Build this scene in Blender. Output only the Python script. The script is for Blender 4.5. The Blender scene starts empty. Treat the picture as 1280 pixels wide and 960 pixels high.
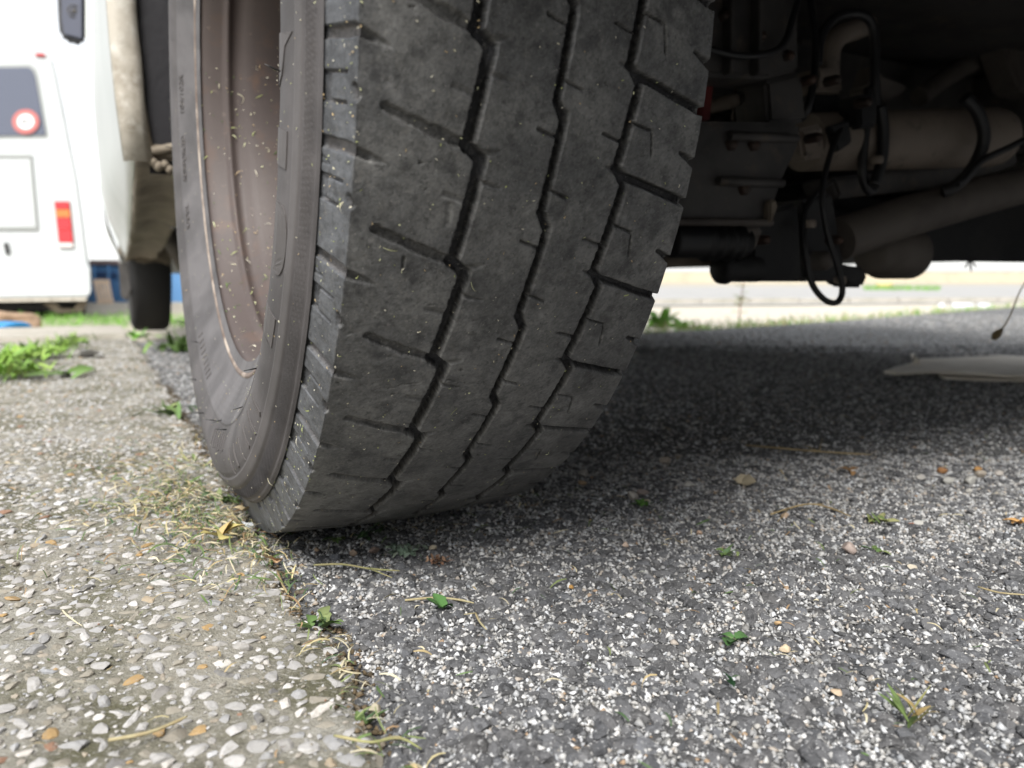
import bpy, bmesh, math, random
import numpy as np
from mathutils import Vector, Matrix, Euler
random.seed(7); RNG = np.random.default_rng(7)
sc = bpy.context.scene
COL = sc.collection
PI = math.pi

# ------------------------------------------------------------------ camera, sky, sun, exposure
CAM = np.array([-0.08713, -0.61083, 0.185])          # metres; X = into the van, Y = van's forward, Z = up
YAW, PITCH, FPX = 0.4801, 0.1332, 961.0
cam = bpy.data.cameras.new('camera'); cam_o = bpy.data.objects.new('camera', cam); COL.objects.link(cam_o)
cam_o.location = CAM; cam_o.rotation_euler = (PI/2 - PITCH, 0, -YAW)
cam.sensor_width = 36; cam.lens = FPX/1280*36; cam.clip_start = 0.01; cam.clip_end = 2000
cam.dof.use_dof = True; cam.dof.focus_distance = 0.42; cam.dof.aperture_fstop = 8.5
sc.camera = cam_o

SUN_EL, SUN_AZ = math.radians(49), math.radians(212)     # azimuth: where the sun stands, clockwise from +Y
world = bpy.data.worlds.new('World'); sc.world = world; world.use_nodes = True
wn = world.node_tree; bg = wn.nodes['Background']
sky = wn.nodes.new('ShaderNodeTexSky'); sky.sky_type = 'NISHITA'; sky.sun_disc = False
sky.sun_elevation = SUN_EL; sky.sun_rotation = SUN_AZ; sky.air_density = 1.0; sky.dust_density = 1.2; sky.ozone_density = 1.0
hs = wn.nodes.new('ShaderNodeHueSaturation'); hs.inputs['Saturation'].default_value = 0.14   # overcast: the same white veil all over
wn.links.new(sky.outputs[0], hs.inputs['Color']); wn.links.new(hs.outputs[0], bg.inputs['Color'])
bg.inputs['Strength'].default_value = 0.095
sun = bpy.data.lights.new('sun', 'SUN'); sun.energy = 1.5; sun.angle = math.radians(22); sun.color = (1, .97, .92)
sun_o = bpy.data.objects.new('sun', sun); COL.objects.link(sun_o)
sd = Vector((math.sin(SUN_AZ)*math.cos(SUN_EL), math.cos(SUN_AZ)*math.cos(SUN_EL), math.sin(SUN_EL)))
sun_o.rotation_euler = sd.to_track_quat('Z', 'Y').to_euler()
sc.view_settings.view_transform = 'Standard'; sc.view_settings.look = 'None'
sc.view_settings.gamma = 1; sc.view_settings.use_curve_mapping = False
sc.view_settings.exposure = 1.6

# ------------------------------------------------------------------ helpers
def ray(px, py):
    x = (px-640)/FPX; y = -(py-480)/FPX
    c, s = math.cos(PITCH), math.sin(PITCH); f = c+y*s; u = y*c-s
    return np.array([x*math.cos(YAW)+f*math.sin(YAW), -x*math.sin(YAW)+f*math.cos(YAW), u])
def gp(px, py, z=0.0):                       # where a sight line meets a level
    d = ray(px, py); return CAM+d*((z-CAM[2])/d[2])
def at(px, py, D): return CAM+ray(px, py)*D  # at a depth
def aty(px, py, Y):                          # on a cross plane of the van
    d = ray(px, py); return CAM+d*((Y-CAM[1])/d[1])

def hash3(ix, iy, iz, seed):
    h = (ix*374761393+iy*668265263+iz*2147483647+seed*974711)&0xffffffff
    h = ((h^(h>>13))*1274126177)&0xffffffff
    h = h^(h>>16)
    return (h&0xffff)/65535.0
def noise(P, scale, seed=0):
    P = np.asarray(P, float)*scale
    i = np.floor(P).astype(np.int64); f = P-i; f = f*f*(3-2*f)
    d = P.shape[-1]; out = 0
    z0 = np.zeros_like(i[..., 0])
    for c in range(2**d):
        w = 1; ii = []
        for k in range(d):
            b = (c>>k)&1; w = w*(f[..., k] if b else 1-f[..., k]); ii.append(i[..., k]+b)
        while len(ii) < 3: ii.append(z0)
        out = out+w*hash3(ii[0], ii[1], ii[2], seed)
    return out*2-1
def fbm(P, scale, n=4, seed=0):
    r = 0; a = 1
    for k in range(n): r = r+a*noise(P, scale*2**k, seed+k*17); a *= .5
    return r

def mesh_np(name, V, F, smooth=False, col=None):
    V = np.asarray(V, np.float32); F = np.asarray(F, np.int32); n = F.shape[1]
    me = bpy.data.meshes.new(name)
    me.vertices.add(len(V)); me.vertices.foreach_set('co', V.ravel())
    me.loops.add(F.size); me.loops.foreach_set('vertex_index', F.ravel())
    me.polygons.add(len(F)); me.polygons.foreach_set('loop_start', np.arange(0, F.size, n, dtype=np.int32))
    me.polygons.foreach_set('use_smooth', np.full(len(F), smooth, bool))
    me.update(calc_edges=True); me.validate()
    if col is not None:
        a = me.color_attributes.new('Col', 'FLOAT_COLOR', 'POINT')
        c = np.ones((len(V), 4), np.float32); c[:, :3] = col; a.data.foreach_set('color', c.ravel())
    return me
def link(name, me, mat=None, parent=None, loc=(0, 0, 0), **props):
    o = bpy.data.objects.new(name, me); COL.objects.link(o)
    if mat is not None and len(me.materials) == 0: me.materials.append(mat)
    o.location = loc
    if parent is not None: o.parent = parent
    for k, v in props.items(): o[k] = v
    return o
def empty(name, loc=(0, 0, 0), parent=None, **props):
    o = bpy.data.objects.new(name, None); COL.objects.link(o); o.location = loc; o.empty_display_size = .05
    if parent is not None: o.parent = parent
    for k, v in props.items(): o[k] = v
    return o
class MB:                                      # collects shapes into one mesh
    def __init__(s): s.b = bmesh.new()
    def box(s, a, b, bev=0):
        r = bmesh.ops.create_cube(s.b, size=1); a = np.array(a, float); b = np.array(b, float)
        lo = np.minimum(a, b); hi = np.maximum(a, b)
        for v in r['verts']: v.co = Vector((lo+hi)/2+np.array(v.co)*(hi-lo))
        if bev:
            es = list({e for v in r['verts'] for e in v.link_edges})
            bmesh.ops.bevel(s.b, geom=es, offset=bev, segments=2, affect='EDGES', clamp_overlap=True)
        return s
    def prism(s, pts, off, bev=0):             # closed outline (3-D points) pushed by the vector off
        n0 = len(s.b.verts); off = Vector(off)
        f = [s.b.verts.new(Vector(p)) for p in pts]; g = [s.b.verts.new(Vector(p)+off) for p in pts]
        fs = [s.b.faces.new(f), s.b.faces.new(g[::-1])]; n = len(f)
        for i in range(n): fs.append(s.b.faces.new((f[i], g[i], g[(i+1)%n], f[(i+1)%n])))
        bmesh.ops.recalc_face_normals(s.b, faces=fs)
        if bev:
            es = list({e for q in fs for e in q.edges}); bmesh.ops.bevel(s.b, geom=es, offset=bev, segments=2, affect='EDGES', clamp_overlap=True)
        return s
    def tube(s, pts, r, n=10, cap=True, smooth_n=0):
        P = [Vector(p) for p in pts]
        if smooth_n: P = catmull(P, smooth_n)
        R = r if hasattr(r, '__len__') else [r]*len(P)
        if len(R) != len(P): R = list(np.interp(np.linspace(0, 1, len(P)), np.linspace(0, 1, len(R)), R))
        rings = []; up = None
        for i, p in enumerate(P):
            t = (P[min(i+1, len(P)-1)]-P[max(i-1, 0)]).normalized()
            if up is None: up = t.orthogonal().normalized()
            up = (up-t*up.dot(t)).normalized(); w = t.cross(up)
            rings.append([s.b.verts.new(p+(up*math.cos(2*PI*k/n)+w*math.sin(2*PI*k/n))*R[i]) for k in range(n)])
        for a, b in zip(rings, rings[1:]):
            for k in range(n):
                q = s.b.faces.new((a[k], a[(k+1)%n], b[(k+1)%n], b[k])); q.smooth = True
        if cap: s.b.faces.new(rings[0][::-1]); s.b.faces.new(rings[-1])
        return s
    def lathe(s, prof, c, axis='X', n=48, a0=0, a1=2*PI):   # prof: (radius, position along axis)
        full = abs(a1-a0-2*PI) < 1e-6; m = n if full else n+1; rings = []
        for k in range(m):
            a = a0+(a1-a0)*k/n; row = []
            for r, x in prof:
                u, v = r*math.cos(a), r*math.sin(a)
                q = (c[0]+x, c[1]+u, c[2]+v) if axis == 'X' else (c[0]+u, c[1]+x, c[2]+v) if axis == 'Y' else (c[0]+u, c[1]+v, c[2]+x)
                row.append(s.b.verts.new(q))
            rings.append(row)
        for k in range(n):
            A, B = rings[k], rings[(k+1)%m]
            for i in range(len(prof)-1):
                q = s.b.faces.new((A[i], B[i], B[i+1], A[i+1])); q.smooth = True
        return s
    def done(s, name, mat=None, parent=None, loc=(0, 0, 0), **props):
        me = bpy.data.meshes.new(name)
        bmesh.ops.recalc_face_normals(s.b, faces=s.b.faces[:]); s.b.to_mesh(me); s.b.free()
        return link(name, me, mat, parent, loc, **props)
def catmull(P, n):
    out = []
    for i in range(len(P)-1):
        p0, p1, p2, p3 = P[max(i-1, 0)], P[i], P[i+1], P[min(i+2, len(P)-1)]
        for k in range(n):
            t = k/n; out.append(.5*((2*p1)+(p2-p0)*t+(2*p0-5*p1+4*p2-p3)*t*t+(3*p1-p0-3*p2+p3)*t**3))
    return out+[P[-1]]

# ------------------------------------------------------------------ materials
def mat(name, c, rough=.6, var=None, vscale=30, bump=0, bscale=200, metal=0, spec=.5, attr=False, coat=0, detail=6, alpha=None):
    """base colour c mixed by noise with the colours in var; bump from noise"""
    m = bpy.data.materials.new(name); m.use_nodes = True; nt = m.node_tree; b = nt.nodes['Principled BSDF']
    b.inputs['Roughness'].default_value = rough; b.inputs['Metallic'].default_value = metal
    b.inputs['Specular IOR Level'].default_value = spec; b.inputs['Coat Weight'].default_value = coat
    tc = nt.nodes.new('ShaderNodeTexCoord'); cur = None
    if attr:
        a = nt.nodes.new('ShaderNodeAttribute'); a.attribute_name = 'Col'; cur = a.outputs['Color']
    def tex(scale, det=detail, rough=.6):
        t = nt.nodes.new('ShaderNodeTexNoise'); t.inputs['Scale'].default_value = scale; t.inputs['Detail'].default_value = det
        t.inputs['Roughness'].default_value = rough; nt.links.new(tc.outputs['Object'], t.inputs['Vector']); return t
    if cur is None:
        rgb = nt.nodes.new('ShaderNodeRGB'); rgb.outputs[0].default_value = (*c, 1); cur = rgb.outputs[0]
    for k, (vc, lo, hi, scl, amt) in enumerate(var or []):
        t = tex(scl); r = nt.nodes.new('ShaderNodeMapRange'); r.inputs['From Min'].default_value = lo; r.inputs['From Max'].default_value = hi
        r.inputs['To Max'].default_value = amt
        nt.links.new(t.outputs['Fac'], r.inputs['Value'])
        mx = nt.nodes.new('ShaderNodeMix'); mx.data_type = 'RGBA'; mx.inputs['B'].default_value = (*vc, 1)
        nt.links.new(cur, mx.inputs['A']); nt.links.new(r.outputs[0], mx.inputs['Factor']); cur = mx.outputs['Result']
    nt.links.new(cur, b.inputs['Base Color'])
    if bump:
        t = tex(bscale, 8); bp = nt.nodes.new('ShaderNodeBump'); bp.inputs['Strength'].default_value = 1; bp.inputs['Distance'].default_value = bump
        nt.links.new(t.outputs['Fac'], bp.inputs['Height']); nt.links.new(bp.outputs[0], b.inputs['Normal'])
    return m
M = {}
M['tread'] = mat('worn_tread_rubber', (.050, .050, .049), .62, [((.085, .078, .066), .45, .75, 14, .75), ((.032, .032, .034), .5, .7, 45, .6), ((.12, .11, .10), .62, .72, 260, .55), ((.16, .15, .14), .70, .76, 600, .6)], bump=.0005, bscale=420, attr=False)
M['side'] = mat('dusty_sidewall_rubber', (.125, .110, .107), .62, [((.165, .148, .140), .42, .75, 9, .8), ((.085, .076, .076), .5, .75, 30, .5), ((.26, .24, .22), .66, .74, 420, .5)], bump=.0002, bscale=500)
M['letter'] = mat('raised_sidewall_rubber', (.082, .074, .073), .6, [((.115, .104, .10), .42, .75, 12, .8)], bump=.0001, bscale=500)
M['rim'] = mat('dusty_rim_paint', (.080, .062, .058), .60, [((.15, .085, .055), .57, .68, 28, .6), ((.118, .094, .085), .40, .72, 7, .8), ((.055, .044, .043), .50, .72, 14, .7), ((.26, .21, .17), .64, .74, 160, .5)], bump=.00012, bscale=300)
M['lip'] = mat('rusty_rim_lip', (.20, .155, .13), .7, [((.13, .085, .065), .45, .65, 60, .7), ((.52, .44, .37), .45, .60, 22, .85)], bump=.0006, bscale=250)
M['nut'] = mat('rusty_steel', (.055, .042, .036), .55, [((.10, .05, .03), .45, .7, 60, .7)], metal=.4)
M['paint'] = mat('white_van_paint', (.56, .58, .565), .42, [((.40, .43, .41), .45, .75, 3, .5)])
M['flange'] = mat('dirty_white_flange', (.52, .48, .41), .6, [((.24, .20, .15), .45, .72, 26, .8), ((.70, .68, .62), .5, .7, 60, .6)], bump=.0004, bscale=80)
M['seal'] = mat('muddy_underseal', (.22, .185, .14), .85, [((.13, .105, .08), .4, .68, 9, .8), ((.36, .32, .25), .5, .75, 25, .6)], bump=.003, bscale=30)
M['black'] = mat('dark_plastic', (.012, .012, .013), .6, [((.035, .033, .03), .45, .7, 12, .8)], bump=.0006, bscale=90)
M['steel'] = mat('dark_oily_steel', (.075, .070, .066), .6, [((.035, .032, .031), .45, .68, 16, .8), ((.15, .115, .085), .56, .74, 40, .7)], bump=.0008, bscale=70)
M['axle'] = mat('brown_grey_axle_paint', (.235, .195, .16), .6, [((.12, .095, .075), .5, .75, 12, .8), ((.06, .05, .045), .62, .72, 45, .8)], bump=.0004, bscale=60)
M['arm'] = mat('dull_brown_steel', (.12, .104, .09), .65, [((.06, .05, .045), .45, .7, 14, .8)], bump=.0006, bscale=60)
M['cable'] = mat('black_cable_rubber', (.016, .016, .017), .42)
M['red'] = mat('dull_red_paint', (.20, .022, .018), .5)
M['dryseed'] = mat('dry_plant', (.36, .28, .15), .8, [((.20, .13, .06), .45, .7, 60, .8)])
M['glass'] = mat('van_window_glass', (.085, .095, .13), .10, spec=.6)
M['redlens'] = mat('red_lamp_lens', (.50, .012, .016), .22, coat=.3)
M['amber'] = mat('amber_lamp_lens', (.62, .15, .02), .22, coat=.3)
M['clear'] = mat('clear_lamp_lens', (.62, .56, .54), .2, coat=.3)
M['stick_red'] = mat('sticker_red', (.44, .13, .12), .45)
M['stick_white'] = mat('sticker_white', (.8, .8, .8), .45)
M['stick_black'] = mat('sticker_black', (.02, .02, .02), .45)
M['trim'] = mat('grey_trim', (.28, .29, .28), .5)
M['blue'] = mat('blue_container_paint', (.10, .24, .46), .5, [((.06, .16, .32), .45, .7, 3, .8), ((.20, .12, .08), .62, .72, 6, .7)])
M['wood'] = mat('raw_planks', (.76, .60, .45), .75, [((.58, .43, .30), .45, .7, 8, .8)])
M['yard'] = mat('sandy_yard', (.42, .38, .31), .9, [((.30, .28, .22), .45, .7, .8, .7), ((.20, .24, .09), .56, .68, .35, .6), ((.5, .47, .4), .5, .7, 9, .6)], bump=.01, bscale=20)
M['road'] = mat('far_asphalt', (.36, .355, .345), .8, [((.27, .27, .265), .45, .7, 2, .7), ((.44, .42, .39), .55, .7, 30, .6)])
M['kerbc'] = mat('old_concrete', (.43, .40, .35), .9, [((.28, .27, .21), .45, .7, 6, .7), ((.55, .52, .47), .5, .72, 30, .7)], bump=.003, bscale=60)
M['bank'] = mat('beige_wall', (.50, .44, .33), .9, [((.38, .34, .26), .45, .7, .6, .7)])
M['chips'] = mat('stone_chips', (.5, .5, .5), .8, [((.27, .255, .22), .52, .70, 260, .55), ((.66, .64, .61), .60, .70, 600, .4)], bump=.0003, bscale=700, attr=True, spec=.25)
M['darkchips'] = mat('asphalt_stone', (.1, .1, .1), .85, [((.030, .030, .032), .50, .66, 240, .7), ((.40, .40, .40), .585, .65, 520, .85)], bump=.0010, bscale=650, attr=True, spec=.25)
M['plants'] = mat('plant_bits', (.5, .5, .5), .7, attr=True, spec=.3)
M['asph'] = mat('asphalt_binder', (.075, .075, .077), .8, [((.13, .13, .13), .5, .7, 60, .7), ((.42, .42, .41), .52, .62, 260, .9)], bump=.0012, bscale=420)
M['mortar'] = mat('mossy_cement', (.300, .282, .238), .92, [((.37, .36, .325), .45, .66, 9, .8), ((.105, .100, .052), .45, .58, 12, .88), ((.125, .117, .085), .52, .68, 75, .6), ((.44, .425, .39), .53, .68, 420, .8)], bump=.0022, bscale=520)
M['board'] = mat('weathered_board', (.82, .76, .66), .85, [((.62, .55, .45), .45, .7, 12, .7), ((.86, .82, .75), .5, .7, 40, .5)], bump=.0008, bscale=60)
M['bag'] = mat('blue_plastic', (.02, .22, .50), .4)
M['sand'] = mat('yellow_stone', (.62, .48, .25), .9, [((.5, .38, .2), .45, .7, 10, .7)])

# ------------------------------------------------------------------ ground: yard, asphalt, cement apron
def sheet(name, poly, z, m, **p):
    b = bmesh.new(); b.faces.new([b.verts.new((x, y, z)) for x, y in poly]); me = bpy.data.meshes.new(name)
    bmesh.ops.recalc_face_normals(b, faces=b.faces[:])
    if b.faces[:][0].normal.z < 0: bmesh.ops.reverse_faces(b, faces=b.faces[:])
    b.to_mesh(me); b.free(); return link(name, me, m, **p)
ZY = -0.06
sheet('yard_ground', [(-400, -400), (400, -400), (400, 400), (-400, 400)], ZY, M['yard'], kind='structure')

def cyl_templates(sub, n, flat, rough, seed):
    out = []; r = np.random.default_rng(seed)
    for k in range(n):
        b = bmesh.new(); bmesh.ops.create_icosphere(b, subdivisions=sub, radius=1)
        V = np.array([v.co[:] for v in b.verts]); F = np.array([[v.index for v in f.verts] for f in b.faces]); b.free()
        d = 1+rough*fbm(V+r.uniform(0, 50, 3), .9, 2, seed+k)
        V = V*d[:, None]
        if flat:                                # broken facets: cut with random planes
            for _ in range(7):
                nrm = r.normal(size=3); nrm /= np.linalg.norm(nrm); h = r.uniform(.42, .85)
                e = V@nrm-h; V = V-np.clip(e, 0, None)[:, None]*nrm
        out.append((V, F))
    return out
def octa_templates(n, rough, seed):
    r = np.random.default_rng(seed); B = np.array([[1, 0, 0], [-1, 0, 0], [0, 1, 0], [0, -1, 0], [0, 0, 1], [0, 0, -1.]])
    F = np.array([[0, 2, 4], [2, 1, 4], [1, 3, 4], [3, 0, 4], [2, 0, 5], [1, 2, 5], [3, 1, 5], [0, 3, 5]]); return [(B*r.uniform(1-rough, 1+rough*.6, (6, 1))+r.normal(0, rough*.35, (6, 3)), F) for _ in range(n)]
def scatter_mesh(name, T, pos, scl, rot, col, smooth=False, tilt=None):
    """many small stones as one mesh; pos (n,3) scl (n,3) rot (n,) col (n,3)"""
    VV, FF, CC, off = [], [], [], 0; n = len(pos); pick = RNG.integers(0, len(T), n)
    for k, (V, F) in enumerate(T):
        I = np.where(pick == k)[0]
        if len(I) == 0: continue
        P = V[None]*scl[I][:, None]
        if tilt is not None:
            a = tilt[I][:, None]; y, z = P[..., 1].copy(), P[..., 2].copy()
            P[..., 1] = y*np.cos(a)-z*np.sin(a); P[..., 2] = y*np.sin(a)+z*np.cos(a)
        c, s = np.cos(rot[I])[:, None], np.sin(rot[I])[:, None]
        x, y = P[..., 0].copy(), P[..., 1].copy()
        P[..., 0] = x*c-y*s; P[..., 1] = x*s+y*c
        P += pos[I][:, None]
        VV.append(P.reshape(-1, 3)); FF.append((F[None]+(np.arange(len(I))*len(V))[:, None, None]+off).reshape(-1, 3))
        CC.append(np.repeat(col[I], len(V), 0)); off += len(I)*len(V)
    return mesh_np(name, np.concatenate(VV), np.concatenate(FF), smooth, np.concatenate(CC))
def in_view(P, margin=60):
    d = P-CAM; c, s = math.cos(YAW), math.sin(YAW)
    right = d[:, 0]*c-d[:, 1]*s; fw = d[:, 0]*s+d[:, 1]*c
    cp, sp = math.cos(PITCH), math.sin(PITCH); zc = fw*cp-d[:, 2]*sp; yc = d[:, 2]*cp+fw*sp
    u = 640+FPX*right/np.maximum(zc, 1e-3); v = 480-FPX*yc/np.maximum(zc, 1e-3)
    return (zc > .1)&(u > -margin)&(u < 1280+margin)&(v > -margin)&(v < 960+margin*3), zc, u, v
def joint_x(y): return .0035*np.sin(y*19)+.003*np.sin(y*47+1)+.002*np.sin(y*131)-.012*np.clip(y, 0, 2)/1.2

# asphalt patch: bounded on the left by the cement, beyond by the weeds
asph_far = [tuple(gp(x, y)[:2]) for x, y in [(1330, 380), (1280, 383), (1100, 397), (950, 408), (815, 416)]]
asphalt = sheet('asphalt', [(-.06, -3), (8, -3), (8, 2.9)]+asph_far+[(.9, 1.63), (.3, 1.9), (-.06, 2.0)], 0, M['asph'], kind='structure')

def patch_points(n, dmin, dmax, xlo, xhi):      # points spread evenly in the view's own ground wedge
    out = []; got = 0
    while got < n:
        D = RNG.uniform(dmin**.5, dmax**.5, n*2)**2; D = RNG.uniform(dmin, dmax, n*2)
        keep = RNG.uniform(0, 1, n*2) < D/dmax; D = D[keep]
        lat = RNG.uniform(-.74, .74, len(D))*D
        X = CAM[0]+lat*math.cos(YAW)+D*math.sin(YAW); Y = CAM[1]-lat*math.sin(YAW)+D*math.cos(YAW)
        k = (X > joint_x(Y)+xlo)&(X < xhi); P = np.stack([X[k], Y[k]], 1); out.append(P); got += len(P)
    return np.concatenate(out)[:n]
# polished dark stones and pale grit that show at the surface
T_stone = cyl_templates(2, 8, True, .7, 3); T_stone_lo = cyl_templates(1, 6, True, .5, 5); T_grit = octa_templates(16, .45, 9)
def greys(n, lo, hi, warm=.03):
    g = (lo+(hi-lo)*RNG.beta(1.6, 1.6, n))[:, None]; w = RNG.normal(0, warm, n)[:, None]
    return np.clip(g*(1+np.concatenate([w, w*.2, -w], 1)), .01, .9)
def asphalt_layer(name, n, dmin, dmax, T, smin, smax, flat, lift, colf, xhi=3.5):
    P = patch_points(n, dmin, dmax, .004, xhi)
    P = P[P[:, 1] < np.interp(P[:, 0], [0, .3, .9, 1.641, 2.246, 3.343, 5.767], [1.95, 1.85, 1.6, 1.60, 1.68, 1.96, 2.62])]; n = len(P); s = RNG.uniform(smin, smax, n)*RNG.uniform(.7, 1.15, n)
    scl = np.stack([s*RNG.uniform(.8, 1.5, n), s*RNG.uniform(.6, 1, n), s*flat*RNG.uniform(.8, 1.2, n)], 1)
    pos = np.column_stack([P, scl[:, 2]*RNG.uniform(*lift, n)])
    col = colf(n)
    me = scatter_mesh(name, T, pos, scl, RNG.uniform(0, 2*PI, n), col, name == 'pale_grit', RNG.normal(0, .18, n))
    o = link(name, me, M['darkchips' if name == 'dark_stone' else 'chips'], asphalt, kind='stuff'); return o
def dark_cols(n): return greys(n, .088, .18, .012)*np.array([.985, .99, 1.03])
def pale_cols(n):
    c = greys(n, .34, .76, .02); k = RNG.uniform(0, 1, n)
    c[k < .015] = np.array([.38, .27, .18]); c[(k > .015)&(k < .08)] = np.array([.44, .39, .34]); c[k > .64] *= .55
    return c
asphalt_layer('dark_stone', 3600, .25, .50, T_stone, .0024, .0062, .5, (-.30, .42), dark_cols)
asphalt_layer('dark_stone', 7000, .49, .80, T_stone_lo, .0024, .0062, .5, (-.30, .42), dark_cols)
asphalt_layer('dark_stone', 12000, .79, 2.2, T_stone_lo, .0028, .0066, .5, (-.30, .40), dark_cols)
asphalt_layer('pale_grit', 76000, .25, .80, T_grit, .0005, .0021, .75, (.1, 1.0), pale_cols)
asphalt_layer('pale_grit', 56000, .75, 2.0, T_grit, .0010, .0029, .65, (.1, .9), pale_cols)
asphalt_layer('pale_grit', 16000, 1.9, 4.2, T_grit, .0024, .0052, .6, (.1, .9), pale_cols, 7)

# the same surface to the sides and behind, with fewer, larger grains
def outside(n, x0, x1, y0, y1):
    P = np.stack([RNG.uniform(x0, x1, n*3), RNG.uniform(y0, y1, n*3)], 1); ok, zc_, u_, v_ = in_view(np.column_stack([P, np.zeros(len(P))]), 20)
    return P[~ok & (P[:, 0] > joint_x(P[:, 1])+.004)][:n]
for nm, n, T, a, b, cf in (('dark_stone', 5000, T_stone_lo, .004, .008, dark_cols), ('pale_grit', 22000, T_grit, .0014, .0034, pale_cols)):
    P = outside(n, 0, 1.7, -1.3, .6); n = len(P); sz = RNG.uniform(a, b, n); scl = np.stack([sz, sz*RNG.uniform(.6, 1, n), sz*.6], 1)
    link(nm, scatter_mesh(nm, T, np.column_stack([P, scl[:, 2]*.3]), scl, RNG.uniform(0, 6.3, n), cf(n), nm == 'pale_grit'), M['darkchips' if nm == 'dark_stone' else 'chips'], asphalt, kind='stuff')
# cement apron: displaced slab with a ragged edge along the asphalt
def apron_h(X, Y):
    P = np.stack([X, Y], -1)
    e = np.clip((-(X-joint_x(Y)))/.012, 0, 1)
    return .004+.004*np.clip((-X)/.05, 0, 1)+.0022*fbm(P, 22, 4, 3)+.0009*noise(P, 240, 8)-.006*(1-e)**2
ys = np.concatenate([np.arange(-1.6, -.62, .02), np.arange(-.62, .6, .0035), np.arange(.6, 2.02, .012)]); 
xs = np.concatenate([[0, -.002, -.004], -np.arange(.007, .5, .0040), -np.arange(.5, 1.9, .02)])
Xg = xs[None, :]+joint_x(ys)[:, None]+(.0035*noise(np.stack([ys, ys*0], 1), 160, 5))[:, None]*np.clip(1+xs/.02, 0, 1)[None]
Yg = np.repeat(ys[:, None], len(xs), 1); Zg = apron_h(Xg, Yg)
Zg[:, 0] = -.03
idx = np.arange(Xg.size).reshape(Xg.shape)
F = np.stack([idx[:-1, :-1], idx[1:, :-1], idx[1:, 1:], idx[:-1, 1:]], -1).reshape(-1, 4)
apron = link('cement_apron', mesh_np('cement_apron', np.stack([Xg, Yg, Zg], -1).reshape(-1, 3), F, True), M['mortar'], kind='structure')

# the pebbles set in it
def pebble_cols(n):
    c = greys(n, .31, .58, .022)*np.array([1.02, .995, .975]); k = RNG.uniform(0, 1, n)
    c[k < .18] = greys((k < .18).sum(), .25, .37, .08)*np.array([1.05, .97, .87])
    j = (k > .22)&(k < .237); c[j] = np.array([.40, .27, .13])
    j = (k > .237)&(k < .25); c[j] = np.array([.27, .16, .11])
    j = (k > .25)&(k < .27); c[j] = np.array([.17, .165, .16])
    j = (k > .27)&(k < .40); c[j] = np.array([.29, .265, .22])
    return c
def poisson(n_try, dmin, dmax, rfun, cap):
    """big first: pebbles that do not overlap much"""
    D = np.concatenate([RNG.uniform(dmin, dmax, n_try)]); keep = RNG.uniform(0, 1, n_try) < D/dmax; D = D[keep]
    lat = RNG.uniform(-.74, .30, len(D))*D
    X = CAM[0]+lat*math.cos(YAW)+D*math.sin(YAW); Y = CAM[1]-lat*math.sin(YAW)+D*math.cos(YAW)
    k = (X < joint_x(Y)-.003)&(Y < 2.0)&(X > -1.8); X, Y = X[k], Y[k]
    R = -np.sort(-rfun(len(X))); grid = {}; out = []; g = .012
    for x, y, r in zip(X, Y, R):
        if x > joint_x(y)-r*.5: continue
        ci, cj = int(x//g), int(y//g); ok = True
        for i in range(ci-1, ci+2):
            for j in range(cj-1, cj+2):
                for (a, b, q) in grid.get((i, j), ()):
                    if (a-x)**2+(b-y)**2 < (.93*(q+r))**2: ok = False; break
                if not ok: break
            if not ok: break
        if ok:
            grid.setdefault((ci, cj), []).append((x, y, r)); out.append((x, y, r))
            if len(out) >= cap: break
    return np.array(out)
def rfun(n): return np.clip(.0009+RNG.gamma(1.4, .00098, n), .0009, .0049)
T_peb = cyl_templates(2, 14, True, .55, 21); T_peb_s = cyl_templates(2, 6, False, .25, 23); T_peb_lo = cyl_templates(1, 8, True, .3, 25)
near = poisson(80000, .22, .85, rfun, 26000); far = poisson(80000, .82, 2.4, lambda n: np.clip(.0018+RNG.gamma(1.3, .0009, n), .0018, .0055), 18000)
def pebble_params(A):
    n = len(A); s = A[:, 2]
    scl = np.stack([s*RNG.uniform(1, 1.5, n), s*RNG.uniform(.75, 1.0, n), s*RNG.uniform(.30, .6, n)], 1)
    z = apron_h(A[:, 0], A[:, 1])+scl[:, 2]*(RNG.uniform(-.55, .15, n)-np.clip(s-.0028, 0, .002)*130)+.0003
    return np.column_stack([A[:, :2], z]), scl, RNG.uniform(0, 2*PI, n), pebble_cols(n), RNG.normal(0, .15, n)
pos, scl, rot, col, tl = pebble_params(near)
ok, zc, u, v = in_view(pos, 0); size = np.where(ok, scl[:, 0]/zc, 0); order = np.argsort(-size); singles = order[:300]; rest = order[300:]
pm = {}
def pebble_mat(c):
    key = tuple(np.round(c, 1)); 
    if key not in pm: pm[key] = mat('pebble_stone', tuple(c), .8, [(tuple(np.clip(c*.70, 0, 1)), .45, .7, 1.1, .7), ((.31, .295, .26), .50, .68, 2.2, .6), (tuple(np.clip(c*1.2, 0, .85)), .55, .7, 5, .6)], bump=.0002, bscale=4, spec=.25)
    return pm[key]
pmesh = {}
for i in singles:
    T = T_peb; k = int(RNG.integers(0, len(T))); m = pebble_mat(col[i]); key = (id(T), k, m.name)
    if key not in pmesh:
        me = mesh_np('pebble', T[k][0], T[k][1], False); me.materials.append(m); pmesh[key] = me
    o = bpy.data.objects.new('pebble', pmesh[key]); COL.objects.link(o); o.parent = apron
    o.location = pos[i]; o.scale = scl[i]; o.rotation_euler = (tl[i], RNG.normal(0, .1), rot[i])
bigr = (near[rest, 2] > .0021)&(zc[rest] < .62); big_, small_ = rest[bigr], rest[~bigr]
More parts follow.
